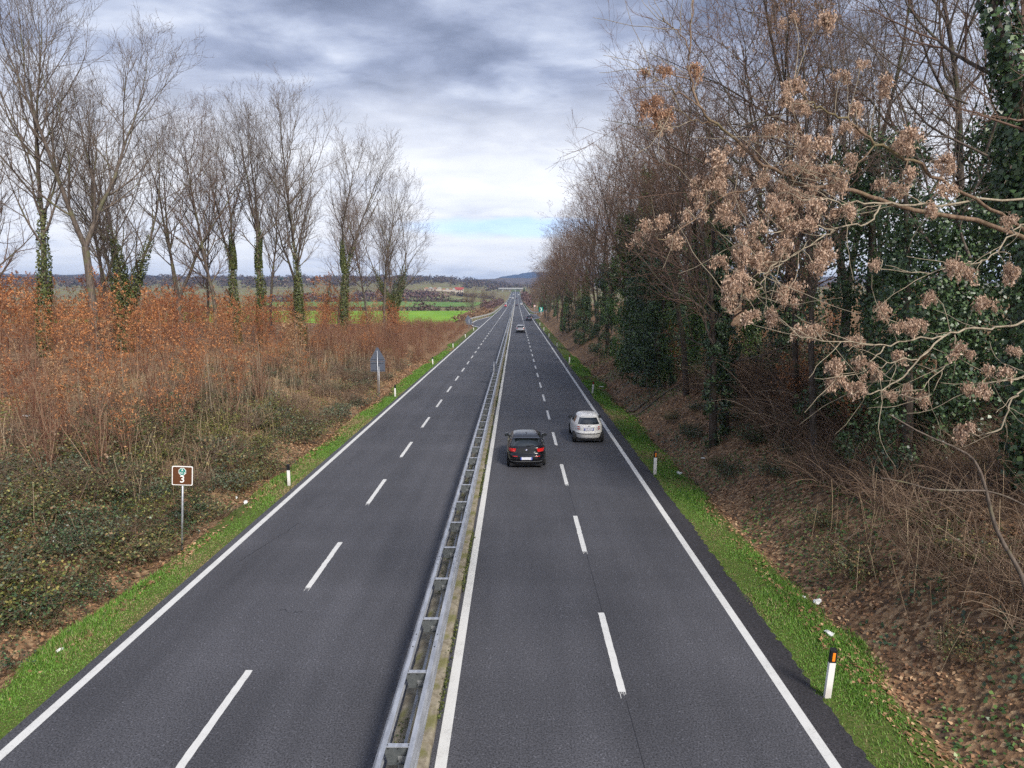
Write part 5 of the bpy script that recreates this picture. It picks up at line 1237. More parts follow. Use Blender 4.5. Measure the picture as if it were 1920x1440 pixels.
class Body:
    """a car body as horizontal outlines stacked from sill to roof: (z, half width, rear y, front y, squareness)"""
    def __init__(s, keys):
        k = np.array(keys, float); s.z = k[:, 0]; s.k = k
    def at(s, z):
        return [float(np.interp(z, s.z, s.k[:, i])) for i in range(1, 5)]
    def pt(s, phi, z, off=0.0):
        w, yr, yf, n = s.at(z); c, sn = math.cos(phi), math.sin(phi); yc, hl = (yr + yf) / 2, (yf - yr) / 2
        sg = lambda v: math.copysign(abs(v) ** (2 / n), v)
        x, y = w * sg(c), yc + hl * sg(sn)
        if off:
            nx = math.copysign(abs(x / w) ** (n - 1), x) / w; ny = math.copysign(abs((y - yc) / hl) ** (n - 1), y - yc) / hl
            l = math.hypot(nx, ny); x += nx / l * off; y += ny / l * off
        return (x, y, z)
    def phi_rear(s, x, z):
        w, yr, yf, n = s.at(z); return -math.pi / 2 + math.asin(max(-1, min(1, math.copysign(abs(x / w) ** (n / 2), x)))) if True else 0
    def phi_side(s, y, z, side):
        w, yr, yf, n = s.at(z); yc, hl = (yr + yf) / 2, (yf - yr) / 2; v = max(-1, min(1, (y - yc) / hl))
        a = math.asin(math.copysign(abs(v) ** (n / 2), v)); return a if side > 0 else math.pi - a
    def shell(s):
        zs = []
        for a, b in zip(s.z[:-1], s.z[1:]): zs += list(np.linspace(a, b, 4, endpoint=False))
        zs.append(s.z[-1]); m = 72
        ph = []
        for i in range(m): ph.append(2 * math.pi * i / m)
        V = [s.pt(p, z) for z in zs for p in ph]; F = []
        for i in range(len(zs) - 1):
            for j in range(m): a = i * m + j; b = i * m + (j + 1) % m; F.append((a, b, b + m, a + m))
        mb = MB(); mb.add(V, F, True)
        n = (len(zs) - 1) * m; mb.f.append(tuple(range(n, n + m))); mb.m.append(0); mb.sm.append(True)
        mb.f.append(tuple(range(m - 1, -1, -1))); mb.m.append(0); mb.sm.append(False)
        return mb
    def grid(s, fn, nu, nv):
        V = [fn(u, v) for v in np.linspace(0, 1, nv) for u in np.linspace(0, 1, nu)]
        F = [(j * nu + i, j * nu + i + 1, (j + 1) * nu + i + 1, (j + 1) * nu + i) for j in range(nv - 1) for i in range(nu - 1)]
        mb = MB(); mb.add(V, F, True); return mb
    def rear(s, x0b, x1b, z0, x0t, x1t, z1, off=0.008):
        def fn(u, v):
            z = z0 + (z1 - z0) * v; a = x0b + (x0t - x0b) * v; b = x1b + (x1t - x1b) * v
            return s.pt(s.phi_rear(a + (b - a) * u, z), z, off)
        return s.grid(fn, 13, 7)
    def side(s, sd, y0b, y1b, z0, y0t, y1t, z1, off=0.008):
        def fn(u, v):
            z = z0 + (z1 - z0) * v; a = y0b + (y0t - y0b) * v; b = y1b + (y1t - y1b) * v
            return s.pt(s.phi_side(a + (b - a) * (u if sd > 0 else 1 - u), z, sd), z, off)
        return s.grid(fn, 11, 6)
    def corner(s, sd, x_in, y_fwd, z0, z1, x_in_t=None, y_fwd_t=None, off=0.012, drop=0.0):
        """patch round a rear corner from x_in on the back to y_fwd metres ahead of the back on the side"""
        def fn(u, v):
            z = z0 + (z1 - z0) * v
            xi = x_in + ((x_in_t if x_in_t is not None else x_in) - x_in) * v; yf_ = y_fwd + ((y_fwd_t if y_fwd_t is not None else y_fwd) - y_fwd) * v
            w, yr, yf, n = s.at(z); a = s.phi_rear(sd * xi, z); b = s.phi_side(yr + yf_, z, sd)
            if sd < 0 and b > 0: b -= 2 * math.pi
            q = u if sd > 0 else 1 - u
            return s.pt(a + (b - a) * (q if sd > 0 else q), z, off) if sd > 0 else s.pt(a + (b - a) * q, z, off)
        return s.grid(fn, 14, 6)
def wheel(parent, x, y, r, sd):
    mb = MB(); k = 24; prof = [(-0.10, r - 0.09), (-0.095, r - 0.02), (-0.07, r), (0.07, r), (0.095, r - 0.02), (0.10, r - 0.09)]
    V = [(a, q * math.cos(2 * math.pi * i / k), q * math.sin(2 * math.pi * i / k)) for i in range(k) for a, q in prof]; n = len(prof)
    F = [(i * n + j, i * n + j + 1, ((i + 1) % k) * n + j + 1, ((i + 1) % k) * n + j) for i in range(k) for j in range(n - 1)]
    mb.add(V, F, True); w = mb.build('wheel', 'rubber', parent, (x, y, r))
    rm = MB(); rm.cyl((sd * 0.02, 0, 0), (sd * 0.085, 0, 0), r - 0.08, r - 0.10, 20)
    for i in range(5):
        a = 2 * math.pi * i / 5; c, s_ = math.cos(a), math.sin(a); q = r - 0.11
        rm.add([(sd * 0.095, -s_ * 0.03, c * 0.03), (sd * 0.095, s_ * 0.03, -c * 0.03), (sd * 0.09, c * q + s_ * 0.02, s_ * q - c * 0.02), (sd * 0.09, c * q - s_ * 0.02, s_ * q + c * 0.02)], [(0, 1, 2, 3)])
    rm.build('rim', 'alloy', w)
def mirror(parent, sd, x, y, z, m):
    mb = MB(); mb.prism([(sd * 0.0, -0.02), (sd * 0.0, 0.05), (sd * 0.10, 0.075), (sd * 0.205, 0.06), (sd * 0.22, 0.0), (sd * 0.20, -0.075), (sd * 0.06, -0.07)], 1, -0.05, 0.06)
    o = mb.build('mirror', m, parent, (sd * x, y, z), None, 0.015)
    MB().box(min(sd * 0.05, sd * 0.2), max(sd * 0.05, sd * 0.2), -0.056, -0.051, -0.055, 0.05).build('mirror_glass', 'car_glass', o)
def plate(parent, y, z, tilt=0.0, w=0.26, loc_x=0):
    p = MB().box(-w, w, -0.008, 0.008, -0.058, 0.058).build('number_plate', 'plate_white', parent, (loc_x, y, z), (tilt, 0, 0))
    for sd in (-1, 1): MB().box(sd * w - 0.022, sd * w + 0.022, -0.011, -0.0085, -0.057, 0.057).build('plate_band', 'plate_blue', p, (-sd * 0.023, 0, 0))
def seal(mb, name, m, p): return mb.build(name, m, p)
def hatchback(label):
    root = thing('hatchback', label, 'car')
    B = Body([(0.17, 0.80, -1.98, 2.02, 4.5), (0.30, 0.865, -2.11, 2.12, 4.5), (0.45, 0.882, -2.16, 2.16, 4.6), (0.60, 0.884, -2.15, 2.15, 4.6), (0.655, 0.880, -2.10, 2.13, 4.6), (0.70, 0.882, -2.05, 2.10, 4.8), (0.86, 0.876, -2.03, 1.98, 4.8), (0.94, 0.855, -2.02, 1.55, 4.8), (0.985, 0.835, -1.98, 1.05, 4.6), (1.10, 0.775, -1.86, 0.80, 4.4), (1.24, 0.70, -1.68, 0.50, 4.2), (1.33, 0.645, -1.55, 0.25, 4.0), (1.385, 0.585, -1.42, 0.02, 3.6), (1.415, 0.49, -1.22, -0.15, 3.2), (1.428, 0.34, -0.98, -0.32, 3.0), (1.432, 0.15, -0.80, -0.50, 2.6)])
    B.shell().build('body', 'car_black', root)
    B.rear(-0.70, 0.70, 1.005, -0.56, 0.56, 1.315).build('rear_window', 'car_glass', root)
    sp = MB(); sp.add([(-0.58, -1.56, 1.345), (0.58, -1.56, 1.345), (0.55, -1.40, 1.392), (-0.55, -1.40, 1.392), (-0.60, -1.70, 1.33), (0.60, -1.70, 1.33), (-0.60, -1.70, 1.315), (0.60, -1.70, 1.315), (-0.58, -1.54, 1.325), (0.58, -1.54, 1.325)], [(4, 5, 1, 0), (0, 1, 2, 3), (6, 7, 5, 4), (8, 9, 7, 6)]); sp.build('spoiler', 'car_black', root)
    for sd in (-1, 1):
        l = B.corner(sd, 0.50, 0.30, 0.775, 0.915, 0.46, 0.36).build('tail_light', 'lamp_red', root)
        B.corner(sd, 0.50, 0.20, 0.775, 0.800, off=0.018).build('light_bar', 'sign_red', l)
        B.side(sd, -1.20, 0.95, 1.0, -1.15, 0.35, 1.30).build('side_window', 'car_glass', root)
        B.rear(sd * 0.50 - 0.10, sd * 0.50 + 0.10, 0.575, sd * 0.50 - 0.10, sd * 0.50 + 0.10, 0.605, 0.012).build('reflector', 'lamp_red', root)
        mirror(root, sd, 0.80, 0.72, 1.0, 'car_black')
        for y in (-1.32, 1.34): wheel(root, sd * 0.785, y, 0.315, sd)
    B.rear(-0.84, 0.84, 0.20, -0.84, 0.84, 0.34, 0.006).build('lower_bumper', 'black', root)
    B.rear(-0.70, 0.70, 0.345, -0.70, 0.70, 0.362, 0.010).build('chrome_strip', 'galv_dull', root)
    B.rear(-0.30, 0.30, 0.66, -0.30, 0.30, 0.70, 0.006).build('hatch_lip', 'chrome' if 0 else 'car_black', root)
    plate(root, -2.185, 0.50)
    rn = MB().cyl((0, 0, 0), (0, -0.012, 0), 0.042, 0.042, 20).build('roundel', 'chrome', root, (0, -2.055, 0.865))
    for q in range(4):
        mb = MB(); a0 = q * math.pi / 2; V = [(0, 0, 0)] + [(0.034 * math.cos(a0 + math.pi / 2 * t / 6), 0, 0.034 * math.sin(a0 + math.pi / 2 * t / 6)) for t in range(7)]
        mb.add(V, [(0, i + 1, i) for i in range(1, 7)]); mb.build('roundel_quarter', 'plate_blue' if q % 2 else 'sign_white', rn, (0, -0.0135, 0))
    B.rear(0.33, 0.44, 0.745, 0.33, 0.44, 0.775, 0.012).build('model_badge', 'chrome', root)
    wp = MB(); wp.cyl((0.0, -1.985, 1.02), (0.33, -1.93, 1.055), 0.012, 0.008, 8); wp.cyl((0.02, -1.985, 1.01), (0.02, -1.96, 1.03), 0.025, 0.025, 8); wp.build('wiper', 'black', root)
    an = MB(); an.prism([(-0.09, 0), (0.07, 0), (-0.06, 0.055), (-0.085, 0.055)], 0, -0.018, 0.018); an.build('antenna', 'car_black', root, (0, -0.95, 1.425))
    return root
def city_car(label):
    root = thing('small_car', label, 'car')
    B = Body([(0.18, 0.72, -1.58, 1.64, 2.9), (0.32, 0.79, -1.72, 1.76, 2.9), (0.48, 0.815, -1.775, 1.77, 3.0), (0.58, 0.818, -1.77, 1.75, 3.1), (0.65, 0.815, -1.72, 1.73, 3.1), (0.80, 0.808, -1.70, 1.62, 3.1), (0.90, 0.79, -1.68, 1.40, 3.1), (0.97, 0.755, -1.63, 1.05, 3.2), (1.08, 0.69, -1.53, 0.82, 3.4), (1.24, 0.61, -1.36, 0.52, 3.4), (1.35, 0.555, -1.21, 0.30, 3.3), (1.43, 0.49, -1.04, 0.10, 3.0), (1.475, 0.40, -0.86, -0.05, 2.8), (1.492, 0.26, -0.68, -0.20, 2.6), (1.496, 0.10, -0.52, -0.36, 2.4)])
    B.shell().build('body', 'car_white', root)
    B.rear(-0.56, 0.56, 1.0, -0.44, 0.44, 1.31).build('rear_window', 'car_glass', root)
    B.rear(-0.40, 0.40, 1.36, -0.36, 0.36, 1.39, 0.03).build('spoiler', 'car_white', root)
    for sd in (-1, 1):
        l = B.corner(sd, 0.57, 0.10, 0.74, 0.90, 0.57, 0.10, 0.014).build('tail_light', 'lamp_red', root)
        B.corner(sd, 0.60, 0.06, 0.795, 0.85, off=0.020).build('light_centre', 'lamp_clear', l)
        B.side(sd, -0.35, 0.85, 1.0, -0.30, 0.42, 1.33).build('side_window', 'car_glass', root)
        B.side(sd, -1.0, -0.42, 1.02, -0.85, -0.38, 1.31).build('side_window', 'car_glass', root)
        mirror(root, sd, 0.70, 0.66, 1.02, 'black')
        for y in (-1.13, 1.17): wheel(root, sd * 0.725, y, 0.295, sd)
    B.rear(-0.66, 0.66, 0.505, -0.66, 0.66, 0.545, 0.012).build('bumper_trim', 'black', root)
    B.rear(-0.70, 0.70, 0.20, -0.70, 0.70, 0.27, 0.006).build('lower_bumper', 'black', root)
    plate(root, -1.735, 0.76, -0.05, 0.25)
    B.rear(-0.27, 0.27, 0.835, -0.27, 0.27, 0.86, 0.022).build('plate_handle', 'chrome', root)
    MB().cyl((0, 0, 0), (0, -0.014, 0), 0.035, 0.035, 18).build('badge', 'chrome', root, (0, -1.68, 0.925))
    wp = MB(); wp.cyl((-0.05, -1.625, 1.04), (-0.33, -1.585, 1.075), 0.012, 0.008, 8); wp.build('wiper', 'black', root)
    MB().prism([(-0.45, 0.0), (0.45, 0.0), (0.40, 0.03), (-0.40, 0.03)], 1, -0.02, 0.10).build('roof_rail', 'black', root, (0, 0.02, 1.44))
    MB().cyl((0, 0, 0), (0, -0.10, 0.16), 0.008, 0.004, 6).build('antenna', 'black', root, (0, -1.0, 1.47))
    return root
def suv(label, paint, H=1.62, W=0.92, L=4.4, lowtrim='black', name='suv'):
    root = thing(name, label, 'car'); h = L / 2
    B = Body([(0.22, W * 0.92, -h + 0.12, h - 0.12, 5), (0.40, W * 0.99, -h + 0.01, h - 0.02, 5), (0.60, W, -h, h, 5), (0.72, W, -h + 0.02, h - 0.02, 5), (0.80, W * 0.99, -h + 0.08, h - 0.06, 5), (0.98, W * 0.98, -h + 0.10, h - 0.30, 5), (1.06, W * 0.955, -h + 0.12, h - 0.75, 5), (1.14, W * 0.92, -h + 0.16, h - 1.15, 5), (H - 0.24, W * 0.82, -h + 0.34, h - 1.55, 4.6), (H - 0.10, W * 0.76, -h + 0.42, h - 1.85, 4.2), (H - 0.04, W * 0.66, -h + 0.56, h - 2.05, 3.6), (H, W * 0.40, -h + 0.95, h - 2.4, 3)])
    B.shell().build('body', paint, root)
    B.rear(-W * 0.78, W * 0.78, 1.08, -W * 0.64, W * 0.64, H - 0.17).build('rear_window', 'car_glass', root)
    for sd in (-1, 1):
        B.corner(sd, W * 0.62, 0.28, 0.86, 1.03).build('tail_light', 'lamp_red', root)
        B.side(sd, -h + 0.55, h - 1.2, 1.12, -h + 0.75, h - 1.6, H - 0.17).build('side_window', 'car_glass', root)
        mirror(root, sd, W * 0.94, h - 1.35, 1.12, paint if 0 else 'black')
        for y in (-h + 0.85, h - 0.85): wheel(root, sd * (W - 0.10), y, 0.34, sd)
    B.rear(-W * 0.93, W * 0.93, 0.24, -W * 0.93, W * 0.93, 0.56, 0.012).build('lower_bumper', lowtrim, root)
    plate(root, -h - 0.02 + (0.06 if lowtrim == 'black' else 0), 0.80, 0, 0.26)
    return root
def front_car(label, paint, H=1.5):
    """an oncoming car, seen from its front"""
    root = suv(label, paint, H, 0.9, 4.3, 'black', 'oncoming_car'); B_y = 2.15
    for sd in (-1, 1): MB().box(sd * 0.62 - 0.18, sd * 0.62 + 0.18, -0.03, 0.03, -0.07, 0.07).build('headlight', 'lamp_clear', root, (sd * 0.03, B_y - 0.06, 0.74))
    MB().add([(-0.62, 1.25, 1.13), (0.62, 1.25, 1.13), (0.55, 0.60, H - 0.16), (-0.55, 0.60, H - 0.16)], [(0, 1, 2, 3)]).build('windscreen', 'car_glass', root)
    MB().box(-0.5, 0.5, -0.03, 0.03, -0.12, 0.12).build('grille', 'black', root, (0, B_y - 0.02, 0.5))
    return root
def underbody_blocker(o, w, l):
    MB().box(-w, w, -l, l, 0.11, 0.24).build('underbody_blocker', 'black', o)  # black box added beneath the car to block light for a contact shadow
    return o
def put(o, x, y, rz=0.0): o.location = (x, y, float(road_z(y)) + 0.002); o.rotation_euler = (0, 0, rz)
put(underbody_blocker(hatchback('black hatchback with red tail lights driving away beside the median'), 0.74, 1.9), 0.46, 32.35)
put(underbody_blocker(city_car('small rounded white car driving away in the outer lane'), 0.66, 1.5), 3.80, 37.3)
put(suv('silver car with dark rear window in the inner lane ahead of the black hatchback', 'car_silver'), 0.85, 144.5)
put(suv('dark grey tall car beside the right lay-by', 'car_grey', 1.72, 0.93, 4.5, 'car_grey'), 3.85, 211)
put(front_car('red oncoming car in the outer lane of the left carriageway', 'car_red'), -6.9, 447, math.pi)
put(front_car('white oncoming van just behind the red car', 'car_white', 2.0), -7.0, 462, math.pi)
put(suv('tiny dark car far ahead in the inner right lane', 'car_black'), 0.4, 470)
put(suv('tiny white car far ahead beside the dark one', 'car_white'), 3.7, 505)
put(front_car('tiny white oncoming car far away near the median', 'car_white'), -4.0, 820, math.pi)
put(front_car('tiny silver oncoming car far away in the outer left lane', 'car_silver'), -7.0, 850, math.pi)
put(front_car('tiny white oncoming car at the far end of the left carriageway', 'car_white'), -4.0, 1080, math.pi)
put(suv('tiny dark car at the far end of the right carriageway', 'car_black'), 0.4, 800)
put(suv('farthest tiny white car on the right carriageway', 'car_white'), 3.6, 1050)

# ------------------------------------------------------------------ delineator posts
def delineator(refl, lab, grp):
    root = thing('delineator_post', lab, 'marker post', (0, 0, 0), 0, grp)
    out = [(-0.055, -0.035), (0.055, -0.035), (0.062, 0.0), (0.045, 0.045), (-0.045, 0.045), (-0.062, 0.0)]
    MB().prism(out, 2, -0.1, 0.66).build('post', 'post', root)
    mb = MB(); o2 = [(x * 1.03, y * 1.03) for x, y in out]
    V = [(x, y, 0.66) for x, y in o2] + [(x, y, 0.875 + (y + 0.04) * 0.35) for x, y in o2]; n = 6
    mb.add(V, [(i, (i + 1) % n, n + (i + 1) % n, n + i) for i in range(n)] + [tuple(range(n, 2 * n)), tuple(range(n - 1, -1, -1))]); mb.build('cap', 'black', root)
    if refl: MB().box(-0.024, 0.024, -0.046, -0.037, 0.695, 0.845).build('reflector', refl, root)
    return root
dp = np.random.default_rng(6)
rl = ['with an orange reflector in the foreground right', 'with an orange reflector, second along the right verge', 'with a red reflector, third along the right verge', 'fourth along the right verge', 'fifth along the right verge', 'sixth along the right verge', 'seventh along the right verge', 'eighth and farthest along the right verge']
for i, y in enumerate([12.62, 29.5, 54.4, 78.7, 103, 128, 152, 178]):
    p = delineator('orange_refl' if i < 2 else 'red_refl', f'white marker post with black cap, {rl[i]}' if i > 2 else f'white marker post with black cap {rl[i]}', 'marker posts along the right verge')
    p.scale = (1.1, 1.1, 1.12); p.location = (6.04, y, T1(6.04, y)); p.rotation_euler = (dp.normal() * 0.02, dp.normal() * 0.02 + 0.03, 0.05)
ll = ['nearest', 'second', 'third', 'fourth', 'fifth', 'sixth']
for i, y in enumerate([27.6, 52.7, 77, 102, 127, 152]):
    p = delineator(None, f'white marker post with plain black top, {ll[i]} along the left verge', 'marker posts along the left verge')
    p.location = (-9.3, y, T1(-9.3, y)); p.rotation_euler = (dp.normal() * 0.02, -0.04 + dp.normal() * 0.02, 0)

# ------------------------------------------------------------------ signs
def rrect(w, h, r, k=6):
    pts = []
    for cx, cy, a0 in ((w - r, h - r, 0), (-w + r, h - r, 90), (-w + r, -h + r, 180), (w - r, -h + r, 270)):
        for i in range(k + 1): a = R(a0 + 90 * i / k); pts.append((cx + r * math.cos(a), cy + r * math.sin(a)))
    return pts
def text(body, size, m, parent, loc, rot=(math.pi / 2, 0, 0)):
    c = bpy.data.curves.new('numeral', 'FONT'); c.body = body; c.size = size; c.align_x = 'CENTER'; c.align_y = 'CENTER'; c.extrude = 0.002; c.offset = size * 0.01
    c.materials.append(M[m]); tmp = bpy.data.objects.new('lettering', c); COL.objects.link(tmp); dg = bpy.context.evaluated_depsgraph_get(); me = bpy.data.meshes.new_from_object(tmp.evaluated_get(dg)); bpy.data.objects.remove(tmp)
    o = bpy.data.objects.new('lettering', me); COL.objects.link(o); o.parent = parent; o.location = loc; o.rotation_euler = rot; return o
sg = thing('distance_sign', 'brown square sign with a green emblem and a white 3 on a leaning grey pole', 'sign', (-10.41, 20.7, T1(-10.41, 20.7)), 0.12)
sg.rotation_euler = (0.02, 0.075, 0.16)
MB().cyl((0, 0, -0.2), (0, 0, 2.68), 0.03, 0.03, 12).build('pole', 'galv', sg)
pl = MB().prism(rrect(0.30, 0.30, 0.04), 1, -0.055, -0.035).build('plate', 'sign_white', sg, (0, 0, 2.40))
MB().prism(rrect(0.275, 0.275, 0.03), 1, -0.060, -0.0555).build('brown_face', 'sign_brown', pl)
MB().prism(rrect(0.29, 0.285, 0.02), 1, -0.034, 0.0).build('back_frame', 'slate_metal', sg, (0, 0, 2.40))
oc = [(0.115 * math.cos(R(22.5 + 45 * i)), 0.128 * math.sin(R(22.5 + 45 * i))) for i in range(8)]
em = MB().prism(oc, 1, -0.064, -0.0605).build('emblem', 'sign_white', pl, (0, 0, 0.13))
MB().prism([(x * 0.86, z * 0.86) for x, z in oc], 1, -0.067, -0.0645).build('emblem_face', 'sign_green', em)
text('A', 0.10, 'sign_white', em, (0, -0.068, 0.045)); text('RA 3', 0.078, 'sign_white', em, (0, -0.068, -0.04))
text('3', 0.31, 'sign_white', pl, (0, -0.0615, -0.115))
def warning_back(label, x, y, s, z0, rz=0.0, pole=True, zb=None):
    """a triangular warning sign over a rectangular panel, seen from behind"""
    root = thing('warning_sign', label, 'sign', (x, y, zb if zb is not None else T1(x, y)), rz)
    tri = [(-0.60, 0.80), (0.60, 0.80), (0.60, 0.92), (0.06, 1.90), (-0.06, 1.90), (-0.60, 0.92)]
    MB().prism([(a * s, z0 + b * s) for a, b in tri], 1, 0.0, 0.03).build('triangle_panel', 'slate_metal', root)
    MB().prism([(a * s, z0 + b * s) for a, b in [(-0.58, 0.0), (0.58, 0.0), (0.58, 0.775), (-0.58, 0.775)]], 1, 0.0, 0.03).build('lower_panel', 'slate_metal', root)
    for q in (0.12, 0.68, 0.98): MB().box(-0.5 * s, 0.5 * s, -0.035, -0.001, z0 + q * s - 0.02, z0 + q * s + 0.02).build('brace', 'slate_metal', root)
    MB().cyl((0, -0.07, -0.2), (0, -0.07, z0 + 1.65 * s), 0.035, 0.035, 12).build('pole', 'galv', root)
    if pole: MB().cyl((0.10 * s, -0.06, -0.2), (0.10 * s, -0.06, z0 + 0.4 * s), 0.03, 0.03, 12).build('pole', 'galv', root)
    return root
warning_back('back of a dark triangular warning sign with panel on the left verge', -10.85, 54, 1.0, 1.95, -0.05)
warning_back('back of a smaller triangular warning sign standing on the median barrier', -1.95, 60, 0.55, 1.05, 0.1, False, 0.0)
warning_back('back of a small triangular sign farther along the median', -1.95, 215, 0.75, 1.1, 0.0, False, 0.0)
def tri_back(label, x, y, s):
    root = thing('warning_sign', label, 'sign', (x, y, T1(x, y)))
    MB().prism([(-0.75 * s, 1.3), (0.75 * s, 1.3), (0.06 * s, 1.3 + 1.3 * s), (-0.06 * s, 1.3 + 1.3 * s)], 1, 0, 0.04).build('triangle_panel', 'slate_metal', root)
    MB().box(-0.55 * s, 0.55 * s, 0, 0.04, 0.8, 1.28).build('lower_panel', 'slate_metal', root)
    MB().cyl((0, -0.06, -0.2), (0, -0.06, 2.2), 0.05, 0.05, 10).build('pole', 'galv', root)
tri_back('back of a dark triangular sign at the near corner of the left lay-by', -11.2, 165, 1.15)
tri_back('back of a dark triangular sign at the end of the left flared barrier', -13.2, 190, 1.2)
tri_back('back of a tiny dark sign far along the median', -1.95, 380, 0.7)
gs = thing('chevron_sign', 'small green square sign with a white chevron at the right lay-by', 'sign', (8.75, 246, T1(8.75, 246)))
MB().cyl((0, 0.05, -0.2), (0, 0.05, 2.4), 0.05, 0.05, 10).build('pole', 'sign_white', gs)
MB().prism(rrect(0.68, 0.78, 0.05), 1, -0.03, 0.0).build('panel', 'sign_green', gs, (0, 0, 2.3))
MB().prism([(-0.30, 0.62), (-0.05, 0.62), (0.38, 0.0), (-0.05, -0.62), (-0.30, -0.62), (0.10, 0.0)], 1, -0.04, -0.031).build('chevron', 'sign_white', gs, (0, 0, 2.3))
rs = thing('round_sign', 'small round red rimmed sign behind the right barrier', 'sign', (8.1, 305, T1(8.1, 305)))
MB().cyl((0, 0.04, -0.2), (0, 0.04, 3.0), 0.05, 0.05, 10).build('pole', 'sign_white', rs)
MB().cyl((0, 0.0, 2.9), (0, -0.03, 2.9), 0.50, 0.50, 24).build('rim', 'sign_red', rs)
MB().cyl((0, -0.031, 2.9), (0, -0.04, 2.9), 0.36, 0.36, 24).build('face', 'sign_white', rs)

# ------------------------------------------------------------------ scraps of litter
def scrap(x, y, s, m, seed, lab):
    r = np.random.default_rng(seed); bm = bmesh.new(); bmesh.ops.create_icosphere(bm, subdivisions=2, radius=s)
    for v in bm.verts: v.co = Vector((v.co.x * 1.6, v.co.y * 0.8, v.co.z * 0.5)) * (1 + r.normal() * 0.22)
    me = bpy.data.meshes.new('litter_scrap'); bm.to_mesh(me); bm.free(); me.materials.append(M[m])
    tag(ob('litter_scrap', me, None, (x, y, T1(x, y) + s * 0.25), (0, 0, r.uniform(0, 6))), lab, 'litter')
for i, a in enumerate([(7.75, 17.0, 0.10, 'litter_white', 'white paper scrap on the leaves above the right verge'), (7.2, 15.1, 0.09, 'litter_white', 'white crumpled scrap just behind the nearest right marker post'), (7.45, 17.15, 0.055, 'litter_white', 'tiny white scrap beside the paper scrap on the right'), (7.15, 29.8, 0.12, 'litter_white', 'white scrap on the grass beside the second right marker post'), (8.6, 31.2, 0.08, 'litter_white', 'white scrap on the leaf litter before the ivy wrapped pair'), (-10.05, 14.35, 0.06, 'litter_white', 'small white and blue scrap on the left verge'), (-10.2, 25.3, 0.10, 'litter_white', 'flat white scrap at the edge of the left grass verge'), (-10.9, 26.2, 0.07, 'litter_white', 'white scrap among the brambles above the left verge'), (7.2, 58, 0.12, 'litter_white', 'white scrap past the third right marker post'), (7.6, 61.5, 0.12, 'litter_white', 'white scrap farther along the right ditch'), (-20.6, 28.6, 0.13, 'litter_white', 'white plastic scrap caught at the foot of the leftmost red clump')]):
    scrap(a[0], a[1], a[2], a[3], i, a[4])

# ------------------------------------------------------------------ buildings far left
M['wall_cream'] = mat('wall_cream', (0.42, 0.37, 0.31), 0.9); M['wall_pink'] = mat('wall_pink', (0.55, 0.36, 0.28), 0.9); M['roof_grey'] = mat('roof_grey', (0.33, 0.33, 0.33), 0.8); M['roof_brown'] = mat('roof_brown', (0.30, 0.17, 0.11), 0.9); M['window_dark'] = mat('window_dark', (0.03, 0.035, 0.04), 0.3)
def house(label, x, y, w, d, h, wall, roof, rise, floors=2, bays=4, rz=0.1, name='house'):
    root = thing(name, label, 'building', (x, y, T1(x, y) - 0.5), rz)
    MB().box(-w / 2, w / 2, 0, d, 0, h).build('wall', wall, root)
    MB().prism([(-0.4, h), (d + 0.4, h), (d / 2, h + rise)], 0, -w / 2 - 0.4, w / 2 + 0.4).build('roof', roof, root)
    wm = MB().box(-0.6, 0.6, -0.06, -0.005, 0, 1.4).mesh('window', 'window_dark')
    for f in range(floors):
        for b in range(bays): ob('window', wm, root, (-w / 2 + w * (b + 0.5) / bays, 0, 1.2 + f * (h - 0.6) / floors))
    return root
rh = house('cream house with bright red roof standing above the fields left of the road', -81.5, 1000, 12.0, 10, 6.6, 'wall_cream', 'roof_red', 2.6)
MB().box(-4.2, 4.2, -0.05, 3, 5.2, 6.5).build('red_band', 'roof_red', rh, (0, -0.1, 0))
for (x, y, w, lab) in [(-100, 1040, 20, 'long pale shed just left of the red roofed house'), (-124, 1040, 26, 'long low shed with pale roof further left of the red roofed house')]:
    r_ = thing('shed', lab, 'building', (x, y, T1(x, y) - 0.5), 0.1)
    MB().box(-w / 2, w / 2, 0, 14, 0, 3.4).build('wall', 'wall_cream', r_)
    for k in range(4): MB().prism([(-w / 2 + w * k / 4 + w / 4 * (0.5 - 0.48 * math.cos(math.pi * t / 8)), 3.4 + 2.2 * math.sin(math.pi * t / 8)) for t in range(9)], 1, -0.3, 14).build('vault', 'roof_grey' if k % 2 else 'roof_brown', r_)
for (x, y, w, lab) in [(-118, 900, 11, 'low white shed in the scrub below the sheds'), (-105, 900, 9, 'second low white shed in the scrub, right of the first')]: house(lab, x, y, w, 5, 2.6, 'wall_cream', 'roof_grey', 0.8, 1, 3, 0.0, 'shed')
for (x, y, w, h, wall, lab) in [(-520, 1560, 16, 8, 'wall_pink', 'pink house on the far ridge seen between the ivy trunks'), (-480, 1600, 13, 7, 'wall_cream', 'cream house on the far ridge right of the pink one'), (-560, 1640, 12, 7, 'wall_cream', 'small cream house on the far ridge left of the pink one'), (-455, 1540, 11, 6, 'wall_pink', 'lowest pink house on the far ridge')]: house(lab, x, y, w, 10, h, wall, 'roof_brown', 2.5)

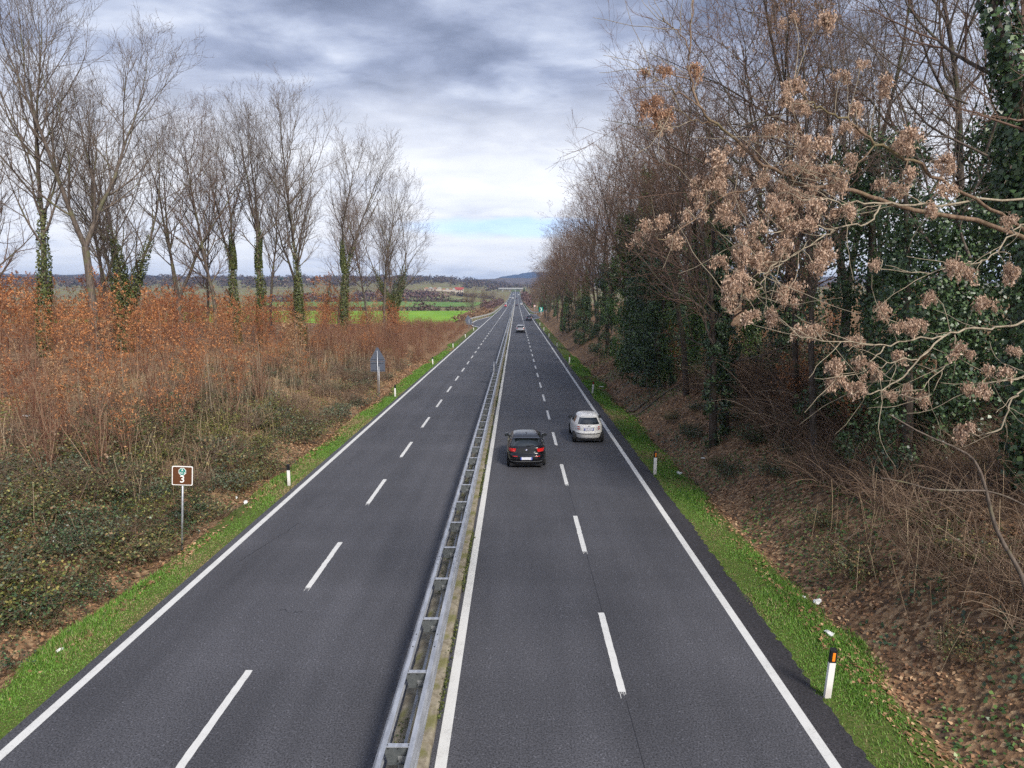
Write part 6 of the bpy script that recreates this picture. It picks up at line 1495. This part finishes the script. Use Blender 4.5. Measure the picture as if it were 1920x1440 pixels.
# ------------------------------------------------------------------ distant vegetation
M['far_wood'] = leaf_mat('far_wood', [(0, (0.05, 0.038, 0.035)), (0.5, (0.095, 0.068, 0.058)), (0.85, (0.14, 0.10, 0.08)), (1, (0.10, 0.10, 0.05))], 0.95, 0.1, 0)
M['far_purple'] = leaf_mat('far_purple', [(0, (0.07, 0.042, 0.045)), (0.6, (0.13, 0.082, 0.078)), (1, (0.19, 0.13, 0.11))], 0.95, 0.1, 0)
def blobs(C, rx, rz_, per, rng, size):
    n = len(C); ci = np.repeat(np.arange(n), per); d = unit(rng.normal(size=(n * per, 3))); q = rng.uniform(0.55, 1.0, n * per)
    P = C[ci] + d * q[:, None] * np.stack([rx[ci], rx[ci], rz_[ci]], 1)
    return leaves(P, d, rng.uniform(0.7, 1.3, n * per) * size[ci], rng, 0.8, 0.1, None, 0.5)
def massed(name, label, pts, hs, rr, per, matn, seed, kind='stuff', cat=None, grp=None):
    r = np.random.default_rng(seed); P = np.array(pts, float); hs = np.array(hs); rr = np.array(rr)
    C = np.stack([P[:, 0], P[:, 1], terrain(P[:, 0], P[:, 1]) + hs * 0.5], 1)
    tag(ob(name, mesh_arrays(name, *blobs(C, rr, hs * 0.55, per, r, rr * 0.38), matn)), label, cat, grp, kind)
fr = np.random.default_rng(88)
n = 1500
x = fr.uniform(-1700, -30, n); y = fr.uniform(1120, 2500, n); k = (np.abs(x) < 0.8 * y)
x, y = x[k], y[k]; near = y < 1300; kk = ~(near & (x > -190)); x, y = x[kk], y[kk]
massed('woodland', 'bare brown wood covering the rising ground beyond the fields', np.stack([x, y], 1), fr.uniform(9, 17, len(x)), fr.uniform(6, 11, len(x)), 46, 'far_wood', 1)
x = fr.uniform(-60, 700, 420); y = fr.uniform(1420, 1900, 420)
massed('woodland', 'bare wood beyond the far end of the road', np.stack([x, y], 1), fr.uniform(7, 12, 420), fr.uniform(5, 8, 420), 40, 'far_wood', 2)
def hedge(label, x0, x1, y0, y1, h, n, matn, seed, rx=2.2):
    r = np.random.default_rng(seed); t = np.linspace(0, 1, n); x = x0 + (x1 - x0) * t + r.normal(size=n) * 1.2; y = y0 + (y1 - y0) * t + r.normal(size=n) * 1.2
    massed('hedge', label, np.stack([x, y], 1), h * r.uniform(0.6, 1.3, n), rx * r.uniform(0.7, 1.3, n), 40, matn, seed, 'thing', 'hedge', 'hedges between the fields')
hedge('low brown hedge along the far side of the bright green field', -150, -22, 392, 380, 2.6, 60, 'far_wood', 21)
hedge('rounded shrub clump standing up in the brown hedge', -52, -48, 385, 386, 5.5, 5, 'far_purple', 22, 3)
hedge('purple scrub belt beyond the duller green strip', -250, -70, 700, 690, 7, 60, 'far_purple', 23, 5)
hedge('thin scrub line in front of the olive meadow', -240, -40, 650, 640, 3.0, 70, 'far_wood', 24, 3)
hedge('purple scrub patch below the white sheds', -190, -95, 830, 820, 8, 40, 'far_purple', 25, 6)
hedge('scrub belt right of the red roofed house', -80, -30, 900, 840, 5, 30, 'far_wood', 26, 4)
hedge('dark shrub row along the left edge of the distant road', -16, -13, 330, 620, 4.5, 70, 'far_purple', 27, 2.2)
hedge('rust red shrubs behind the left flared barrier', -17.5, -13, 218, 330, 2.6, 50, 'leaf_brown', 28, 1.6)
hedge('dark shrub row along the right edge of the distant road', 10, 9, 420, 900, 8, 70, 'far_purple', 29, 3)
for i, (x, y, s) in enumerate([(-17, 270, 0.42), (-20, 300, 0.5), (-16, 330, 0.46), (-22, 350, 0.52), (-17, 372, 0.5), (-19, 410, 0.55), (-16, 440, 0.5), (-22, 480, 0.55), (-17, 520, 0.55)]):
    plant('bare_tree', KIT['d' if i % 2 else 'c'], 'small distant bare tree beside the left barrier past the lay-by', x, y, s, i, 'distant trees left of the road')
con = ivy_mass(61, 9, 1.5, 70, 50, (0.25, 0.5), 'ivy', 0.85)
for i, (x, y, s) in enumerate([(10.5, 296, 0.8), (12.5, 300, 1.0), (14.5, 292, 0.9), (11.5, 310, 0.85), (9.8, 880, 1.3)]):
    plant('conifer', con, ['dark evergreen tree behind the round sign', 'tallest dark evergreen behind the green chevron sign', 'dark evergreen right of the tallest behind the chevron sign', 'dark evergreen half hidden behind the others at the lay-by', 'lone dark evergreen near the far end of the road'][i], x, y, s, i, 'evergreens past the right lay-by')
pine = ivy_mass(62, 3.2, 5, 30, 40, (0.7, 1.2), 'ivy', 0.3)
for i, (x, y) in enumerate([(-515, 1530), (-498, 1535), (-470, 1530), (-540, 1540)]):
    p = plant('pine_tree', pine, ['umbrella pine left of the pink ridge house', 'umbrella pine before the pink ridge house', 'umbrella pine right of the pink ridge house', 'leftmost umbrella pine on the ridge'][i], x, y, 1.6, i, 'umbrella pines on the far ridge', dz=6)

# ------------------------------------------------------------------ haze
hz = MB().box(-6100, 6100, -60, 7100, -12, 190)
M['haze'] = bpy.data.materials.new('haze'); M['haze'].use_nodes = True
t = M['haze'].node_tree; t.nodes.clear()
pv = N(t, 'ShaderNodeVolumePrincipled'); pv.inputs['Color'].default_value = (0.42, 0.62, 1.0, 1); pv.inputs['Density'].default_value = 0.00014; pv.inputs['Anisotropy'].default_value = 0.2
mo = N(t, 'ShaderNodeOutputMaterial'); t.links.new(pv.outputs[0], mo.inputs['Volume'])
if HAZE: tag(hz.build('haze', 'haze'), 'thin blue winter haze', kind='stuff')
